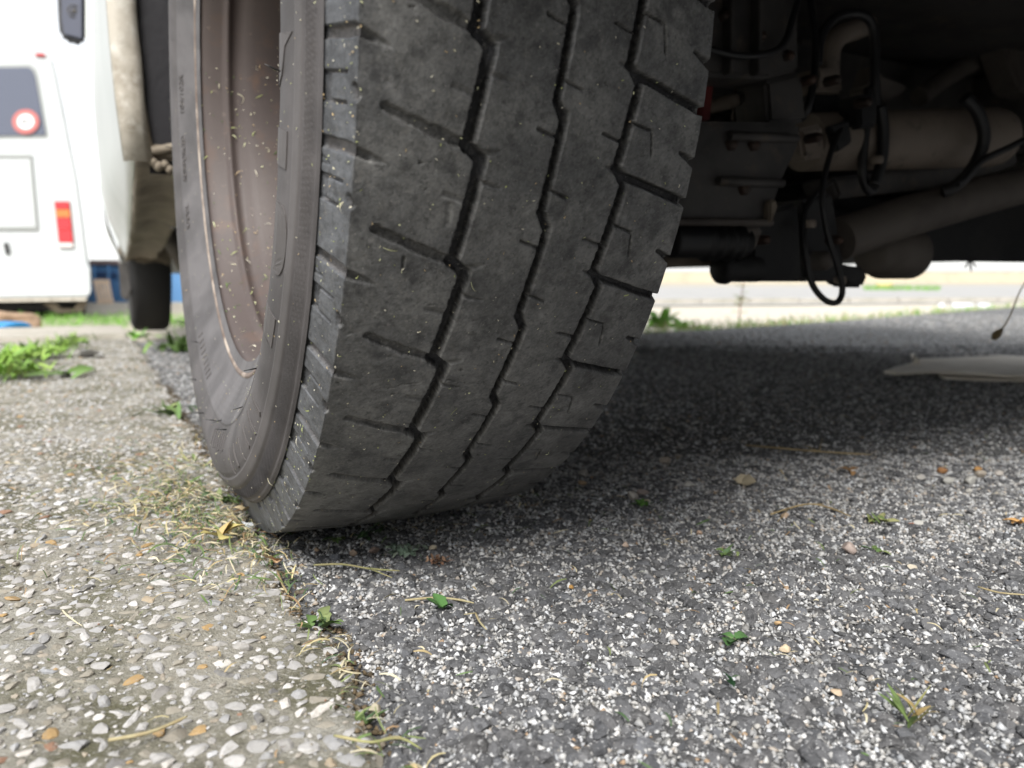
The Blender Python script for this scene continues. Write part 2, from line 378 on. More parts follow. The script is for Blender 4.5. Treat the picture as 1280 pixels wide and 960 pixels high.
for I_, T_ in ((big_, T_peb), (small_, T_peb_lo)):
    link('small_pebbles', scatter_mesh('small_pebbles', T_, pos[I_], scl[I_], rot[I_], col[I_], False, tl[I_]), M['chips'], apron, kind='stuff')
pos, scl, rot, col, tl = pebble_params(far)
link('small_pebbles', scatter_mesh('small_pebbles', T_peb_lo, pos, scl, rot, col, False, tl), M['chips'], apron, kind='stuff')
n = 1500; Y = RNG.uniform(-.5, .9, n); X = joint_x(Y)+RNG.normal(-.001, .0045, n); s = RNG.uniform(.0006, .0024, n)
cs_ = np.array([.10, .075, .045])*RNG.uniform(.6, 1.8, n)[:, None]
link('joint_soil', scatter_mesh('joint_soil', T_grit, np.column_stack([X, Y, np.where(X < joint_x(Y), apron_h(X, Y), .001)+s*.3]), np.stack([s, s*.8, s*.7], 1), RNG.uniform(0, 6, n), cs_, True), M['chips'], apron, kind='stuff')
n = 16000; P = np.stack([RNG.uniform(-1.2, 0, n), RNG.uniform(-1.3, 1.2, n)], 1); ok, _z, _u, _v = in_view(np.column_stack([P, np.zeros(n)]), 5); P = P[~ok & (P[:, 0] < joint_x(P[:, 1])-.004)]; P = P[:7000]
A = np.column_stack([P, rfun(len(P))+.0012]); pos2, scl2, rot2, col2, tl2 = pebble_params(A)
link('small_pebbles', scatter_mesh('small_pebbles', T_peb_lo, pos2, scl2, rot2, col2, False, tl2), M['chips'], apron, kind='stuff')
# fine sand grains in the cement skin
n = 22000; D = RNG.uniform(.22, 1.1, n); D = D[RNG.uniform(0, 1, n) < D/1.1]; lat = RNG.uniform(-.74, .3, len(D))*D
X = CAM[0]+lat*math.cos(YAW)+D*math.sin(YAW); Y = CAM[1]-lat*math.sin(YAW)+D*math.cos(YAW); k = X < joint_x(Y)-.001; X, Y = X[k], Y[k]; n = len(X)
s = RNG.uniform(.0004, .0013, n)
link('sand_grains', scatter_mesh('sand_grains', T_grit, np.column_stack([X, Y, apron_h(X, Y)+s*.3]), np.stack([s, s*.8, s*.7], 1), RNG.uniform(0, 6, n), pebble_cols(n)*.95), M['chips'], apron, kind='stuff')

# unseen low wall, added behind the van to keep low light from under it
MB().box((-1.5, -2.25, ZY), (8, -2.0, 1.46)).box((-1.53, -2.28, 1.462), (8.03, -1.97, 1.55), .01).done('light_block_wall', mat('grey_render', (.34, .34, .345), .9, [((.26, .26, .26), .45, .7, 1.5, .6)]), None, kind='structure')
# ------------------------------------------------------------------ the van: wheel first
van = empty('van', (0, 0, 0), label='white van whose worn rear tyre stands on the asphalt beside the cement', category='van')
wheel = empty('wheel', (0, 0, 0), van, label='worn rear wheel with dusty deep brown rim')
R0, W = .3290, .1660; HUB = np.array([0, 0, R0])
# tread pattern: q = mm across (negative on the shoulder), t = degrees up from the ground on the rear side
J = np.array([3.2, 12.1, 21.0, 29.8, 38.7, 47.5, 56.4, 65.3, 74.0, 81.6, 89.8, 98.6, 107.4, 116.2, 125.0])
dense = np.arange(14, 101, .106); sparse = np.concatenate([np.arange(101, 374, .7)]); tt = np.concatenate([dense, sparse, [374]])
L_b = math.hypot(7.6, 24.5)
qq = np.concatenate([np.arange(-L_b, -1.2, .75), np.arange(-1.2, 1.3, .35), np.arange(1.5, 166, .62), np.arange(166, 192, 1.3)])
QQ, TT = np.meshgrid(qq, tt)
def base_profile(q):                            # lateral position x (mm), radius r (mm), normal (nx, nr)
    crown = 3.3*((np.clip(q, 0, 166)/166-.5)**2)*4
    bx, br = -7.6/L_b, -24.5/L_b
    x = np.where(q < 0, -q*bx*1.0, np.where(q > 166, 166+(q-166)*.30, q)); r = np.where(q < 0, R0*1000-3.3+q*-br, np.where(q > 166, R0*1000-3.3-(q-166)*.95, R0*1000-crown))
    k = 1/(1+np.exp(-q/.7)); nx = -24.5/L_b*(1-k); nr = 7.6/L_b*(1-k)+k
    k2 = 1/(1+np.exp(-(q-166)/.7)); nx = nx*(1-k2)+.95*k2; nr = nr*(1-k2)+.30*k2
    return x, r, nx, nr
MM = R0*1000*PI/180                              # mm per degree
mask_t = TT < 125
depth = np.zeros_like(QQ)
def seg(a, b, hw, dep, edge=.55, hw2=None, wob=.17, fade=0):
    """carve a straight groove from (q,t) a to b; hw: half width in mm"""
    (q0, t0), (q1, t1) = a, b; pad = max(hw, hw2 or 0)+3
    j0 = np.searchsorted(tt, min(t0, t1)-pad/MM); j1 = np.searchsorted(tt, max(t0, t1)+pad/MM)
    i0 = np.searchsorted(qq, min(q0, q1)-pad); i1 = np.searchsorted(qq, max(q0, q1)+pad)
    if j1 <= j0 or i1 <= i0: return
    q = QQ[j0:j1, i0:i1]; y = TT[j0:j1, i0:i1]*MM; P = np.stack([q, y], -1)
    if wob: q = q+wob*noise(P, .35, 3)+wob*.5*noise(P, 1.1, 4); y = y+wob*noise(P, .35, 13)+wob*.5*noise(P, 1.1, 14)
    dx, dy = q1-q0, (t1-t0)*MM; L2 = dx*dx+dy*dy
    h = np.clip(((q-q0)*dx+(y-t0*MM)*dy)/L2, 0, 1); d = np.hypot(q-q0-h*dx, y-t0*MM-h*dy)
    w = hw+((hw2 if hw2 is not None else hw)-hw)*h
    g = np.clip((w-d)/edge+.5, 0, 1); g = g*g*(3-2*g)*dep*(1-fade*h)
    depth[j0:j1, i0:i1] = np.maximum(depth[j0:j1, i0:i1], g)
for k in range(len(J)-1):
    j, jn = J[k], J[k+1]; p = jn-j; r = lambda a=.4: random.uniform(-a, a)
    # circumferential zigzag grooves
    seg((46.2, j+.15), (53.0, jn-.75), 2.75, 6.0, .95); seg((46.2, j+.25), (53.0, j-.75), 2.5, 5.6, .95)
    c2 = j+.44*p
    seg((85.0, c2+.6), (89.6, c2+p-.8), 2.0, 6.0, .9); seg((85.0, c2+.6), (89.6, c2-.8), 1.9, 5.6, .9)
    j3 = j-1.05
    seg((120.6, j3+.6), (126.6, j3+p-.7), 2.4, 6.0, .95); seg((120.6, j3+.6), (126.6, j3-.7), 2.2, 5.6, .95)
    # lateral grooves
    fl = max(.0, min(1, (j-20)/40))
    a_ = r(2); seg((12.5+a_, j+.29*p), (32, j+.115*p), 1.75+r(.2), 1.7+fl*.5, 1.0, 2.15, wob=.45); seg((30, j+.13*p), (41.5+r(1.5), j+.055*p), 2.15, 1.9+fl*.4, 1.0, 1.9, wob=.45)
    seg((40, j+.065*p), (46.5, j+.015*p), 1.7, 1.3+fl*1.6, 1.1, wob=.5); seg((14+a_, j+.300*p), (44, j+.075*p), .45, 2.5+fl*.5, 1.2, .4, wob=.6)
    seg((50, j-.35), (60.5, j+.0), 1.7, 2.2, .9, .8, fade=.7)
    seg((124, j3), (165, j3-.25*p), 1.7, 5.2, .7, 2.0); seg((165, j3-.25*p), (186, j3-.25*p), 1.9, 2.6)
    seg((121, j3+.3), (115, j3+.6), 1.6, 2.5, .9, .7, fade=.6)
    # sipes
    seg((126.5, j3+.53*p), (137, j3+.47*p), .50, 3.0, .5, wob=.15); seg((137, j3+.47*p), (139.2, j3+.22*p), .45, 3.0, .5, wob=.15)
    seg((110.4, j3+.40*p), (120.5, j3+.335*p), .60, 2.4, .6, wob=.2)
    seg((77.5, c2-.20*p), (86, c2-.26*p), .60, 2.3, .6, wob=.2); seg((88.5, c2+.26*p), (97.3, c2+.20*p), .55, 2.3, .6, wob=.2)
    seg((54.4, j-.30*p), (63.2, j-.345*p), .95, 1.7, .8, .6, fade=.4); seg((38.2, j-.44*p), (47, j-.49*p), 1.2, .9, 1.2)
    seg((156.5, j3+.28*p), (167, j3+.18*p), .7, 3.6, .7, 1.9); seg((167, j3+.18*p), (184, j3+.16*p), 1.7, 2.0)
    # outer shoulder: curved slot, T-shaped pocket, pit, triangle
    s0 = j-.10*p
    seg((-27, s0), (-2, s0), 2.5, 3.2, .6, 2.4, wob=.15); seg((-2, s0), (6, s0-.05*p), 2.2, 2.6, .8, 1.6); seg((6, s0-.05*p), (12.5, s0-.10*p), 1.6, 2.0, .9, .6, fade=.8)
    a0, a1 = j-.42*p, j-.665*p
    seg((-27, a0), (-7, a0), .55, 2.6, .5, wob=.1); seg((-27, a1), (-7, a1), .55, 2.6, .5, wob=.1)
    for f in (.1, .3, .5, .7, .9): seg((-27, a0+(a1-a0)*f), (-19.3, a0+(a1-a0)*f), 1.35, 2.2, .5, wob=.1)
    seg((-1.6, j-.53*p), (-.4, j-.60*p), 1.6, 2.2, .7, 1.8)
    if k in (7, 8): seg((-23, j-.24*p), (-23, j-.31*p), .4, .9, .4, wob=0); seg((-23, j-.24*p), (-17, j-.30*p), .4, .9, .4, wob=0); seg((-23, j-.31*p), (-17, j-.30*p), .4, .9, .4, wob=0)
# wear: cracks, nicks, a worn slit
for _ in range(190):
    q, t = random.uniform(2, 164), random.uniform(14, 96); a = random.uniform(-.6, .3); l = random.uniform(.6, 3.2)
    seg((q, t), (q+l*math.cos(a), t+l*math.sin(a)/MM), random.uniform(.18, .5), random.uniform(.4, 1.3), .5, .1, wob=.5)
seg((24, 65.8), (24.4, 65.0), .5, 1.3, .5, wob=.1); seg((41, 69.9), (41.5, 68.6), 1.3, .7, .9)
seg((20, 53.4), (43, 54.2), .25, .7, .5, wob=.8); seg((53, 54.4), (74, 53.6), .25, .6, .5, wob=.8)
P2 = np.stack([QQ, TT*MM], -1)
fine = np.where(TT < 101, 1.0, 0.0)
depth += fine*(.12*fbm(P2, .12, 3, 31)+.07*noise(P2, .9, 33)*(QQ > 0)+np.where(depth > 1.5, .25*noise(P2, .7, 36), 0))
onbev = (QQ < -1)
depth += fine*onbev*(.12*noise(np.stack([QQ*.15, TT*MM], -1), .5, 41))
depth *= np.where(QQ < -17, .30+.70*np.clip((QQ+25.6)/8.6, 0, 1), 1)
x, r, nx, nr = base_profile(QQ)
x = x-nx*depth; r = r-nr*depth
ang = np.radians(TT)
Xv = x/1000; Yv = -np.sin(ang)*r/1000; Zv = R0-np.cos(ang)*r/1000
Zv = np.maximum(Zv, .0006)
# the worn face and the unworn shoulder are coloured apart
nT, nQ = QQ.shape; idx = np.arange(nT*nQ).reshape(nT, nQ)
F = np.stack([idx[:-1, :-1], idx[:-1, 1:], idx[1:, 1:], idx[1:, :-1]], -1).reshape(-1, 4)
wf = np.clip((QQ+.6+.5*noise(P2, .5, 51))/1.6, 0, 1)[..., None]
dirt = np.clip(.5+.8*fbm(P2, .05, 4, 61), 0, 1)[..., None]; sc2 = np.clip(noise(P2, .8, 66)*1.6-.75, 0, 1)[..., None]
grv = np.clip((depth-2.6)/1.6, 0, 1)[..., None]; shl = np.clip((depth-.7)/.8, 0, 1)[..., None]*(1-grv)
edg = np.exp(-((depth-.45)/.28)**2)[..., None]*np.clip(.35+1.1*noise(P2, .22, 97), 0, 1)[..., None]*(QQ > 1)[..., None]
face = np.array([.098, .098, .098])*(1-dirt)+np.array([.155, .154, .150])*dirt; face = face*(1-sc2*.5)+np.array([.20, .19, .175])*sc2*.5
face = face*(1-grv)+np.array([.026, .026, .029])*grv; face = face*(1-.45*shl)+np.array([.075, .071, .065])*.45*shl; face = face*(1-.5*edg)+np.array([.25, .245, .235])*.5*edg                       # groove floors darkened: recess shade put into the colour
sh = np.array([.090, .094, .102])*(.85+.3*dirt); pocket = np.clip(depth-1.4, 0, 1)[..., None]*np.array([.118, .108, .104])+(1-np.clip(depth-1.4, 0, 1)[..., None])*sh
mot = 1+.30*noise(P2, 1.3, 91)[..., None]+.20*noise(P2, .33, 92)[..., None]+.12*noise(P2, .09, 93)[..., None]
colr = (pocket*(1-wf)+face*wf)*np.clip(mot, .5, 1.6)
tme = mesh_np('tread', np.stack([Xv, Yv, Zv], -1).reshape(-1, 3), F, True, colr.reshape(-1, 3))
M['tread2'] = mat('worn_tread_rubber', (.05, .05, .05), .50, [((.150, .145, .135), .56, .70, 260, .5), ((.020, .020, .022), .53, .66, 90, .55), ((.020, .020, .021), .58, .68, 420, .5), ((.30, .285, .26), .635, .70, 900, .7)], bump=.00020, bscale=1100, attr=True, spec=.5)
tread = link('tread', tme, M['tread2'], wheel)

# sidewall: lathe with fine rings (radius mm, lateral mm)
SP = np.array([(204, 3), (212, .6), (217, -.6), (222, -2.0), (230, -4.4), (238, -7.0), (246, -9.6), (255, -13.0), (262, -15.0), (268, -15.9), (275, -15.7), (282, -14.4), (288, -13.0), (294, -11.7), (299, -10.2), (302.4, -8.6), (304.2, -7.3)])
rr_ = np.concatenate([np.arange(204, 243, 1.0), np.arange(243, 304.2, .55), [304.2]])
def smooth_interp(xq, xk, yk):
    out = np.zeros_like(xq); 
    m = np.gradient(yk, xk)
    i = np.clip(np.searchsorted(xk, xq)-1, 0, len(xk)-2); h = xk[i+1]-xk[i]; t = (xq-xk[i])/h
    return (2*t**3-3*t**2+1)*yk[i]+(t**3-2*t**2+t)*h*m[i]+(-2*t**3+3*t**2)*yk[i+1]+(t**3-t**2)*h*m[i+1]
def side_x(r): return smooth_interp(np.asarray(r, float), SP[:, 0], SP[:, 1])
def side_raise(r, t):
    """extra height outwards (mm): raised bead band, protector ring, hatch, rib"""
    st = lambda a: 1/(1+np.exp(-(r-a)/.25))
    h = .9*(1-st(249.0))+1.1*(st(286.0)-st(293.0))-.9*(st(301.0)-st(301.9))+.3*(st(302.1)-st(303.6))
    hatch = (st(294.0)-st(300.6))*.5*np.tanh(3*np.sin((t*5.15+(r-290)*1.2)/1.7*2*PI))
    rings = .10*np.sin(r*2*PI/4.1)*(1-st(246))*st(222)
    return h+hatch+rings
ts = np.concatenate([np.arange(-110, -10, .4), np.arange(-10, 100, .15), np.arange(100, 120, .4), np.arange(120, 250, 1.5), [250]])
RR, TS = np.meshgrid(rr_, ts)
hx = side_raise(RR, TS); P3 = np.stack([RR, TS*5], -1)
SX = side_x(RR)-hx+.10*fbm(P3, .1, 2, 71)
def wheel_pt(x, r, tdeg):
    td = (np.asarray(tdeg, float)+180)%360-180; sg = np.where(td < 0, 105.0, 46.0)
    x = x-np.exp(-(td/sg)**2)*np.interp(r, [217, 232, 246, 258, 270, 282, 291, 298, 304.2], [0, 3.5, 7.5, 8.2, 9.2, 9.6, 7.5, 4.0, .6])*(np.asarray(x) < 1)   # the wall bulges where the load sits
    a = np.radians(tdeg); z = R0-np.cos(a)*r/1000
    return np.stack([x/1000, -np.sin(a)*r/1000, np.maximum(z, .0009)], -1)
V = wheel_pt(SX, RR, TS); nT, nQ = RR.shape; idx = np.arange(nT*nQ).reshape(nT, nQ)
F = np.stack([idx[:-1, :-1], idx[:-1, 1:], idx[1:, 1:], idx[1:, :-1]], -1).reshape(-1, 4)
band = (1/(1+np.exp((RR-249.0)/.5)))[..., None]; dust = np.clip(.5+.7*fbm(P3, .035, 4, 75), 0, 1)[..., None]
ring = ((RR > 286)&(RR < 293))[..., None]*.5
cs = np.array([.104, .096, .097])*(1-band)+np.array([.134, .127, .130])*band; cs = cs*(.64+.40*dust); cs = cs*(1-ring*.5)+np.array([.150, .139, .135])*ring*.5
M['side2'] = mat('dusty_sidewall_rubber', (.1, .1, .1), .66, [((.25, .23, .21), .66, .76, 500, .5), ((.085, .076, .074), .55, .75, 90, .4)], bump=.00012, bscale=700, attr=True, spec=.4)
side = link('sidewall', mesh_np('sidewall', V.reshape(-1, 3), F[:, ::-1], True, cs.reshape(-1, 3)), M['side2'], wheel)
# inner sidewall, plain
IS = MB(); IS.lathe([(.300, .1735), (.285, .183), (.262, .184), (.235, .172), (.205, .158)], (0, 0, R0), n=96); IS.done('inner_sidewall', M['side'], wheel)

# raised lettering on the bead band and the moulded marks further out
def text_mesh(s, size):
    cu = bpy.data.curves.new('t', 'FONT'); cu.body = s; cu.size = size; cu.extrude = 0; cu.align_x = 'CENTER'; cu.align_y = 'CENTER'; cu.resolution_u = 3
    o = bpy.data.objects.new('t', cu); COL.objects.link(o); bpy.context.view_layer.update()
    me = bpy.data.meshes.new_from_object(o.evaluated_get(bpy.context.evaluated_depsgraph_get())); bpy.data.objects.remove(o)
    b = bmesh.new(); b.from_mesh(me); bmesh.ops.remove_doubles(b, verts=b.verts[:], dist=1e-5); return b
def to_side(b, tmid, rmid, height, sgn=1):
    bmesh.ops.subdivide_edges(b, edges=[e for e in b.edges if e.calc_length() > 3], cuts=2)
    r = bmesh.ops.extrude_face_region(b, geom=b.faces[:]); top = {v for v in r['geom'] if isinstance(v, bmesh.types.BMVert)}
    for v in b.verts:
        rad = rmid+v.co.y; t = tmid+sgn*v.co.x/rmid*180/PI
        x0 = float(side_x(rad))-float(side_raise(np.array(rad), np.array(t)))
        x = x0-(height if v in top else -.3)
        v.co = Vector(wheel_pt(np.array(x), np.array(rad), np.array(t)))
    bmesh.ops.recalc_face_normals(b, faces=b.faces[:])
def lettering(s, size, tmid, rmid, h=.8):
    b = text_mesh(s, size); to_side(b, tmid, rmid, h, -1)
    me = bpy.data.meshes.new('raised_lettering'); b.to_mesh(me); b.free(); return link('raised_lettering', me, M['letter'], wheel)
lettering('104/102R', 9.5, -99.0, 241.0); lettering('REINFORCED', 7.6, -84.5, 241.0); lettering('RADIAL', 7.6, -70.5, 241.0)
def mark(outline, tmid, rmid, h=.55):             # a flat moulded pad, outline in mm (along, outwards)
    b = bmesh.new(); f = b.faces.new([b.verts.new((p[0], p[1], 0)) for p in outline]); bmesh.ops.triangulate(b, faces=[f]); to_side(b, tmid, rmid, h)
    me = bpy.data.meshes.new('moulded_mark'); b.to_mesh(me); b.free(); return link('moulded_mark', me, M['letter'], wheel)
def arc(l, w, n=12): return [(l*math.cos(a), w*math.sin(a)) for a in np.linspace(0, PI, n)]+[(-l, -9), (l, -9)]
mark(arc(21, 6), 96.0, 278); mark([(-7, -12), (6.5, -12), (6.5, 5), (-5, 3)], 85.5, 278)
mark([(-11, -12), (11, -12), (10, 5), (5, -2), (-6, -6)], 79.0, 278); mark([(-8, -12), (8, -12), (8, 2), (-8, 2)], 71.5, 278)
mark(arc(17, 7), 63.0, 278); mark([(-9, -12), (9, -12), (9, 4), (-9, 4)], 53, 278)
for k in range(6):
    mark([(-1.8, -9-(k%3)), (1.2, -9-(k%3)), (4.0, 5+2*(k%2)), (.6, 6)], 40-k*4.2, 278)
for k in range(7):
    mark([(-1.1, -6-(k%3)), (.8, -6-(k%3)), (1.6, 5+2*(k%2)), (-.4, 6)], 12-k*2.2, 261)
for k in range(9): mark([(-1.3, -3.0), (1.3, -3.0), (1.3, 3.0), (-1.3, 3.0)], -22-k*1.9, 242, .5)
# mould hairs
vs = MB()
for t, rad in [(78, 268), (42, 258), (24, 245), (10, 252), (-4, 252), (-15, 262), (-28, 262), (-70, 268), (-88, 270), (-47, 270), (96, 262), (2, 247), (-36, 247)]:
    p = wheel_pt(np.array(float(side_x(rad))), np.array(float(rad)), np.array(float(t))); d = np.array([-1, random.uniform(-.3, .3), random.uniform(-.2, .3)])*.007
    vs.tube([p, p+d*.5, p+d], [.00045, .0004, .0002], 5)
vs.done('rubber_hair', M['cable'], wheel, kind='stuff')

# rim: barrel with the step and ridge, rusty lip, disc with hand holes, nuts
rim_prof = [(.2125, .0040), (.2150, .0015), (.2160, .0002), (.2150, -.0006), (.2118, .0000), (.2085, .0018), (.2055, .0036), (.2030, .0065), (.2022, .0090), (.2005, .0120), (.1995, .0200), (.1985, .0222), (.1945, .0240), (.1935, .0262), (.1965, .0285), (.1972, .0320), (.1965, .0360), (.1925, .0400), (.1900, .0480), (.1880, .0620), (.1868, .0900), (.1860, .1080)]
MB().lathe(rim_prof, (0, 0, R0), n=160).done('rim', M['rim'], wheel)
MB().lathe([(.2168, .0004), (.2164, -.0012), (.2152, -.0018), (.2136, -.0014), (.2124, -.0004)], (0, 0, R0), n=160).done('rim_lip', M['lip'], wheel)
disc = bmesh.new(); nh = 10; rings = []
for r, xx in [(.186, .104), (.170, .100), (.155, .092), (.128, .088), (.112, .098), (.070, .104), (.0, .104)]:
    rings.append([disc.verts.new((xx, r*math.cos(2*PI*k/80), R0+r*math.sin(2*PI*k/80))) for k in range(80)] if r else [disc.verts.new((xx, 0, R0))])
for i in range(len(rings)-1):
    for k in range(80):
        if i == 2 and k%8 in (2, 3, 4): continue          # hand holes
        if len(rings[i+1]) == 1: disc.faces.new((rings[i][k], rings[i][(k+1)%80], rings[i+1][0]))
        else: disc.faces.new((rings[i][k], rings[i][(k+1)%80], rings[i+1][(k+1)%80], rings[i+1][k])).smooth = True
me = bpy.data.meshes.new('rim_disc'); disc.to_mesh(me); disc.free(); link('rim_disc', me, M['rim'], wheel)
for k in range(6):
    a = 2*PI*k/6+.2; MB().lathe([(0, .084), (.009, .084), (.011, .087), (.011, .103)], (0, .085*math.cos(a), R0+.085*math.sin(a)), n=6).done('lug_nut', M['nut'], wheel)
MB().lathe([(0, .066), (.030, .067), (.045, .072), (.047, .103)], (0, 0, R0), n=32).done('hub_cap', M['nut'], wheel)
MB().lathe([(.03, .104), (.14, .106), (.150, .112), (.150, .165), (.03, .170)], (0, 0, R0), n=48).done('brake_drum', M['steel'], wheel)

# ------------------------------------------------------------------ van body
def body_x(z): return np.interp(z, [.20, .30, .335, .36, .40, .46, .54, .62, .70, .85, 1.1, 1.5, 2.0], [-.030, -.036, -.046, -.057, -.062, -.064, -.065, -.065, -.065, -.064, -.062, -.04, -.0])
def bulge(y, z): return -.027*np.clip((y-.5)/.9, 0, 1)*np.exp(-((z-.56)/.26)**2)*np.clip((z-.28)/.1, 0, 1)
def sill_z(y): return np.interp(y, [-.46, .45, .9, 2.0, 3.4], [.40, .343, .318, .262, .255])
AA, AB, AE = .452, .56, 6.0                      # half length, height and squareness of the wheel arch
def arch_z(y): return R0+AB*(1-min(1, abs(y)/AA)**AE)**(1/AE)
def arch_yz(a, g=0):
    c, s_ = math.cos(a), math.sin(a)
    return ((AA+g)*math.copysign(abs(c)**(2/AE), c), R0+(AB+g)*math.copysign(abs(s_)**(2/AE), s_)) if s_ >= 0 else ((AA+g)*math.copysign(1, c), R0+s_*.6)
Yc = np.unique(np.concatenate([np.linspace(-.46, -.44, 3), AA*np.sign(np.cos(np.linspace(0, PI, 80)))*np.abs(np.cos(np.linspace(0, PI, 80)))**(2/AE), np.linspace(.47, 2.25, 40), 2.6+.35*np.cos(np.linspace(0, PI, 20)), np.linspace(2.96, 3.4, 8)]))
def bottom(y):
    b = float(sill_z(y))
    if abs(y) < AA-1e-6: b = max(b, arch_z(y))
    if abs(y-2.6) < .35: b = max(b, .3+math.sqrt(.35**2-(y-2.6)**2))
    return b
fr = np.linspace(0, 1, 28)**1.3
V = []
for y in Yc:
    b = bottom(y); z = b+(1.95-b)*fr; V.append(np.stack([body_x(z)+bulge(y, z), np.full_like(z, y), z], 1))
V = np.array(V); nT, nQ = V.shape[:2]; idx = np.arange(nT*nQ).reshape(nT, nQ)
F = np.stack([idx[:-1, :-1], idx[:-1, 1:], idx[1:, 1:], idx[1:, :-1]], -1).reshape(-1, 4)
so = link('side_panel', mesh_np('side_panel', V.reshape(-1, 3), F, True), M['paint'], van)
md = so.modifiers.new('thick', 'SOLIDIFY'); md.thickness = .0015
# other side, roof and ends
MB().box((1.80, -.46, .25), (1.83, 3.4, 1.95)).box((-.04, -.46, 1.95), (1.80, 3.4, 1.98)).box((-.035, -.462, .62), (1.80, -.44, 1.95)).box((-.035, 3.38, .22), (1.80, 3.41, 1.95)).done('body_shell', M['paint'], van)
# the turned-in flange round the arch (front part comes to a rounded foot) and the liner behind it
fl = bmesh.new(); rows = []
for a in np.concatenate([np.linspace(0, .02, 10)**1, np.linspace(.03, PI-.03, 120), [PI-.01, PI]]):
    y, z = arch_yz(a); xb = float(body_x(max(z, .36))); row = []
    wob = .0007*math.sin(z*60)
    for dx, g in [(-.001, .004), (.0, -.002), (.008, -.003+wob), (.018, -.002), (.024+wob, .002), (.026+wob, .012)]:
        yy, zz = arch_yz(a, g); row.append(fl.verts.new((xb+dx, yy, zz)))
    rows.append(row)
for A, B in zip(rows, rows[1:]):
    for i in range(5): fl.faces.new((A[i], B[i], B[i+1], A[i+1])).smooth = True
me = bpy.data.meshes.new('arch_flange'); fl.to_mesh(me); fl.free(); o = link('arch_flange', me, M['flange'], van)
md = o.modifiers.new('thick', 'SOLIDIFY'); md.thickness = .004
lin = bmesh.new(); rows = []
for a in np.concatenate([[-.02, 0], np.linspace(.03, PI-.03, 90), [PI, PI+.02]]):
    yy, zz = arch_yz(a, .012); xb = float(body_x(max(zz, .36)))+.024; rows.append([lin.verts.new((x_, yy, zz)) for x_ in (xb, xb+.06, .12, .22)])
for A, B in zip(rows, rows[1:]):
    for i in range(3): lin.faces.new((A[i], B[i], B[i+1], A[i+1])).smooth = True
me = bpy.data.meshes.new('wheel_arch_liner'); lin.to_mesh(me); lin.free(); link('wheel_arch_liner', me, mat('arch_liner_plastic', (.007, .006, .009), .6, bump=.001, bscale=40), van)
MB().box((-.035, .456, .334), (.20, .49, .352), .004).done('liner_foot', M['seal'], van)
MB().box((.23, -.47, .42), (1.78, -.44, .57), .006).done('blocker_valance', M['black'], van)  # out of view, added to block sky light coming in from behind
# torn seam sealant at the foot of the flange
b = MB(); p0 = aty(188, 206, .455)
for px, py, r in [(192, 203, .006), (198, 208, .007), (206, 206, .006), (212, 212, .006)]: b.lathe([(0, -r), (r*.8, -r*.5), (r, 0), (r*.7, r*.6), (0, r)], tuple(aty(px, py, .455)), n=8)
b.done('seam_sealant', M['seal'], van)
# sill underside
ys = np.linspace(.452, 2.32, 60); xsq = np.linspace(0, .085, 12); V = []
for y in ys:
    z0 = float(sill_z(y)); row = np.stack([float(body_x(z0))+.001+xsq, np.full(12, y), z0-.001+.010*np.sin(xsq/.085*PI)+.006*fbm(np.stack([xsq*2, np.full(12, y)], 1), 9, 3, 5)], 1); V.append(row)
V = np.array(V); idx = np.arange(60*12).reshape(60, 12)
F = np.stack([idx[:-1, :-1], idx[:-1, 1:], idx[1:, 1:], idx[1:, :-1]], -1).reshape(-1, 4)
o = link('sill_underside', mesh_np('sill_underside', V.reshape(-1, 3), F, True), M['seal'], van); md = o.modifiers.new('thick', 'SOLIDIFY'); md.thickness = .01; md.offset = 0
MB().prism([aty(147, 318, 2.28), aty(165, 322, 2.28), aty(176, 330, 2.28), aty(198, 326, 2.28), aty(214, 333, 2.28), aty(214, 300, 2.28), aty(150, 300, 2.28)], (0, .05, 0), .008).done('mud_bracket', M['seal'], van)
MB().prism([aty(148, 328, 2.36), aty(166, 330, 2.36), aty(165, 360, 2.36), aty(160, 377, 2.36), aty(151, 372, 2.36)], (0, .02, 0), .004).done('mud_flap', M['steel'], van)
MB().tube([aty(185, 290, 1.9), aty(250, 292, 1.9)], .012, 8).tube([aty(178, 262, 1.3), aty(215, 300, 1.9), aty(232, 330, 2.2)], .03, 8).done('exhaust_pipe', M['arm'], van)
# floor pan, chassis rails and cross members over it all
MB().box((.02, -.44, .560), (1.79, 3.3, .575)).done('floor_pan', M['steel'], van)
MB().box((.30, -.42, .42), (.37, 3.2, .555), .004).done('chassis_rail', M['steel'], van)
MB().box((1.35, -.42, .42), (1.42, 3.2, .555), .004).done('chassis_rail', M['steel'], van)
for y, x0 in ((.30, .38), (.75, .38), (1.5, .1)): MB().box((x0, y, .46), (1.34, y+.06, .555), .004).done('cross_member', M['steel'], van)
MB().box((.14, .56, .205), (.44, 2.2, .33), .02).done('under_tray', M['black'], van)  # dark tray under the sill, made low to block side light
MB().box((.56, .125, .226), (1.52, .90, .30), .02).done('blocker_slab', M['black'], van)  # low slab added to darken the ground beneath the van
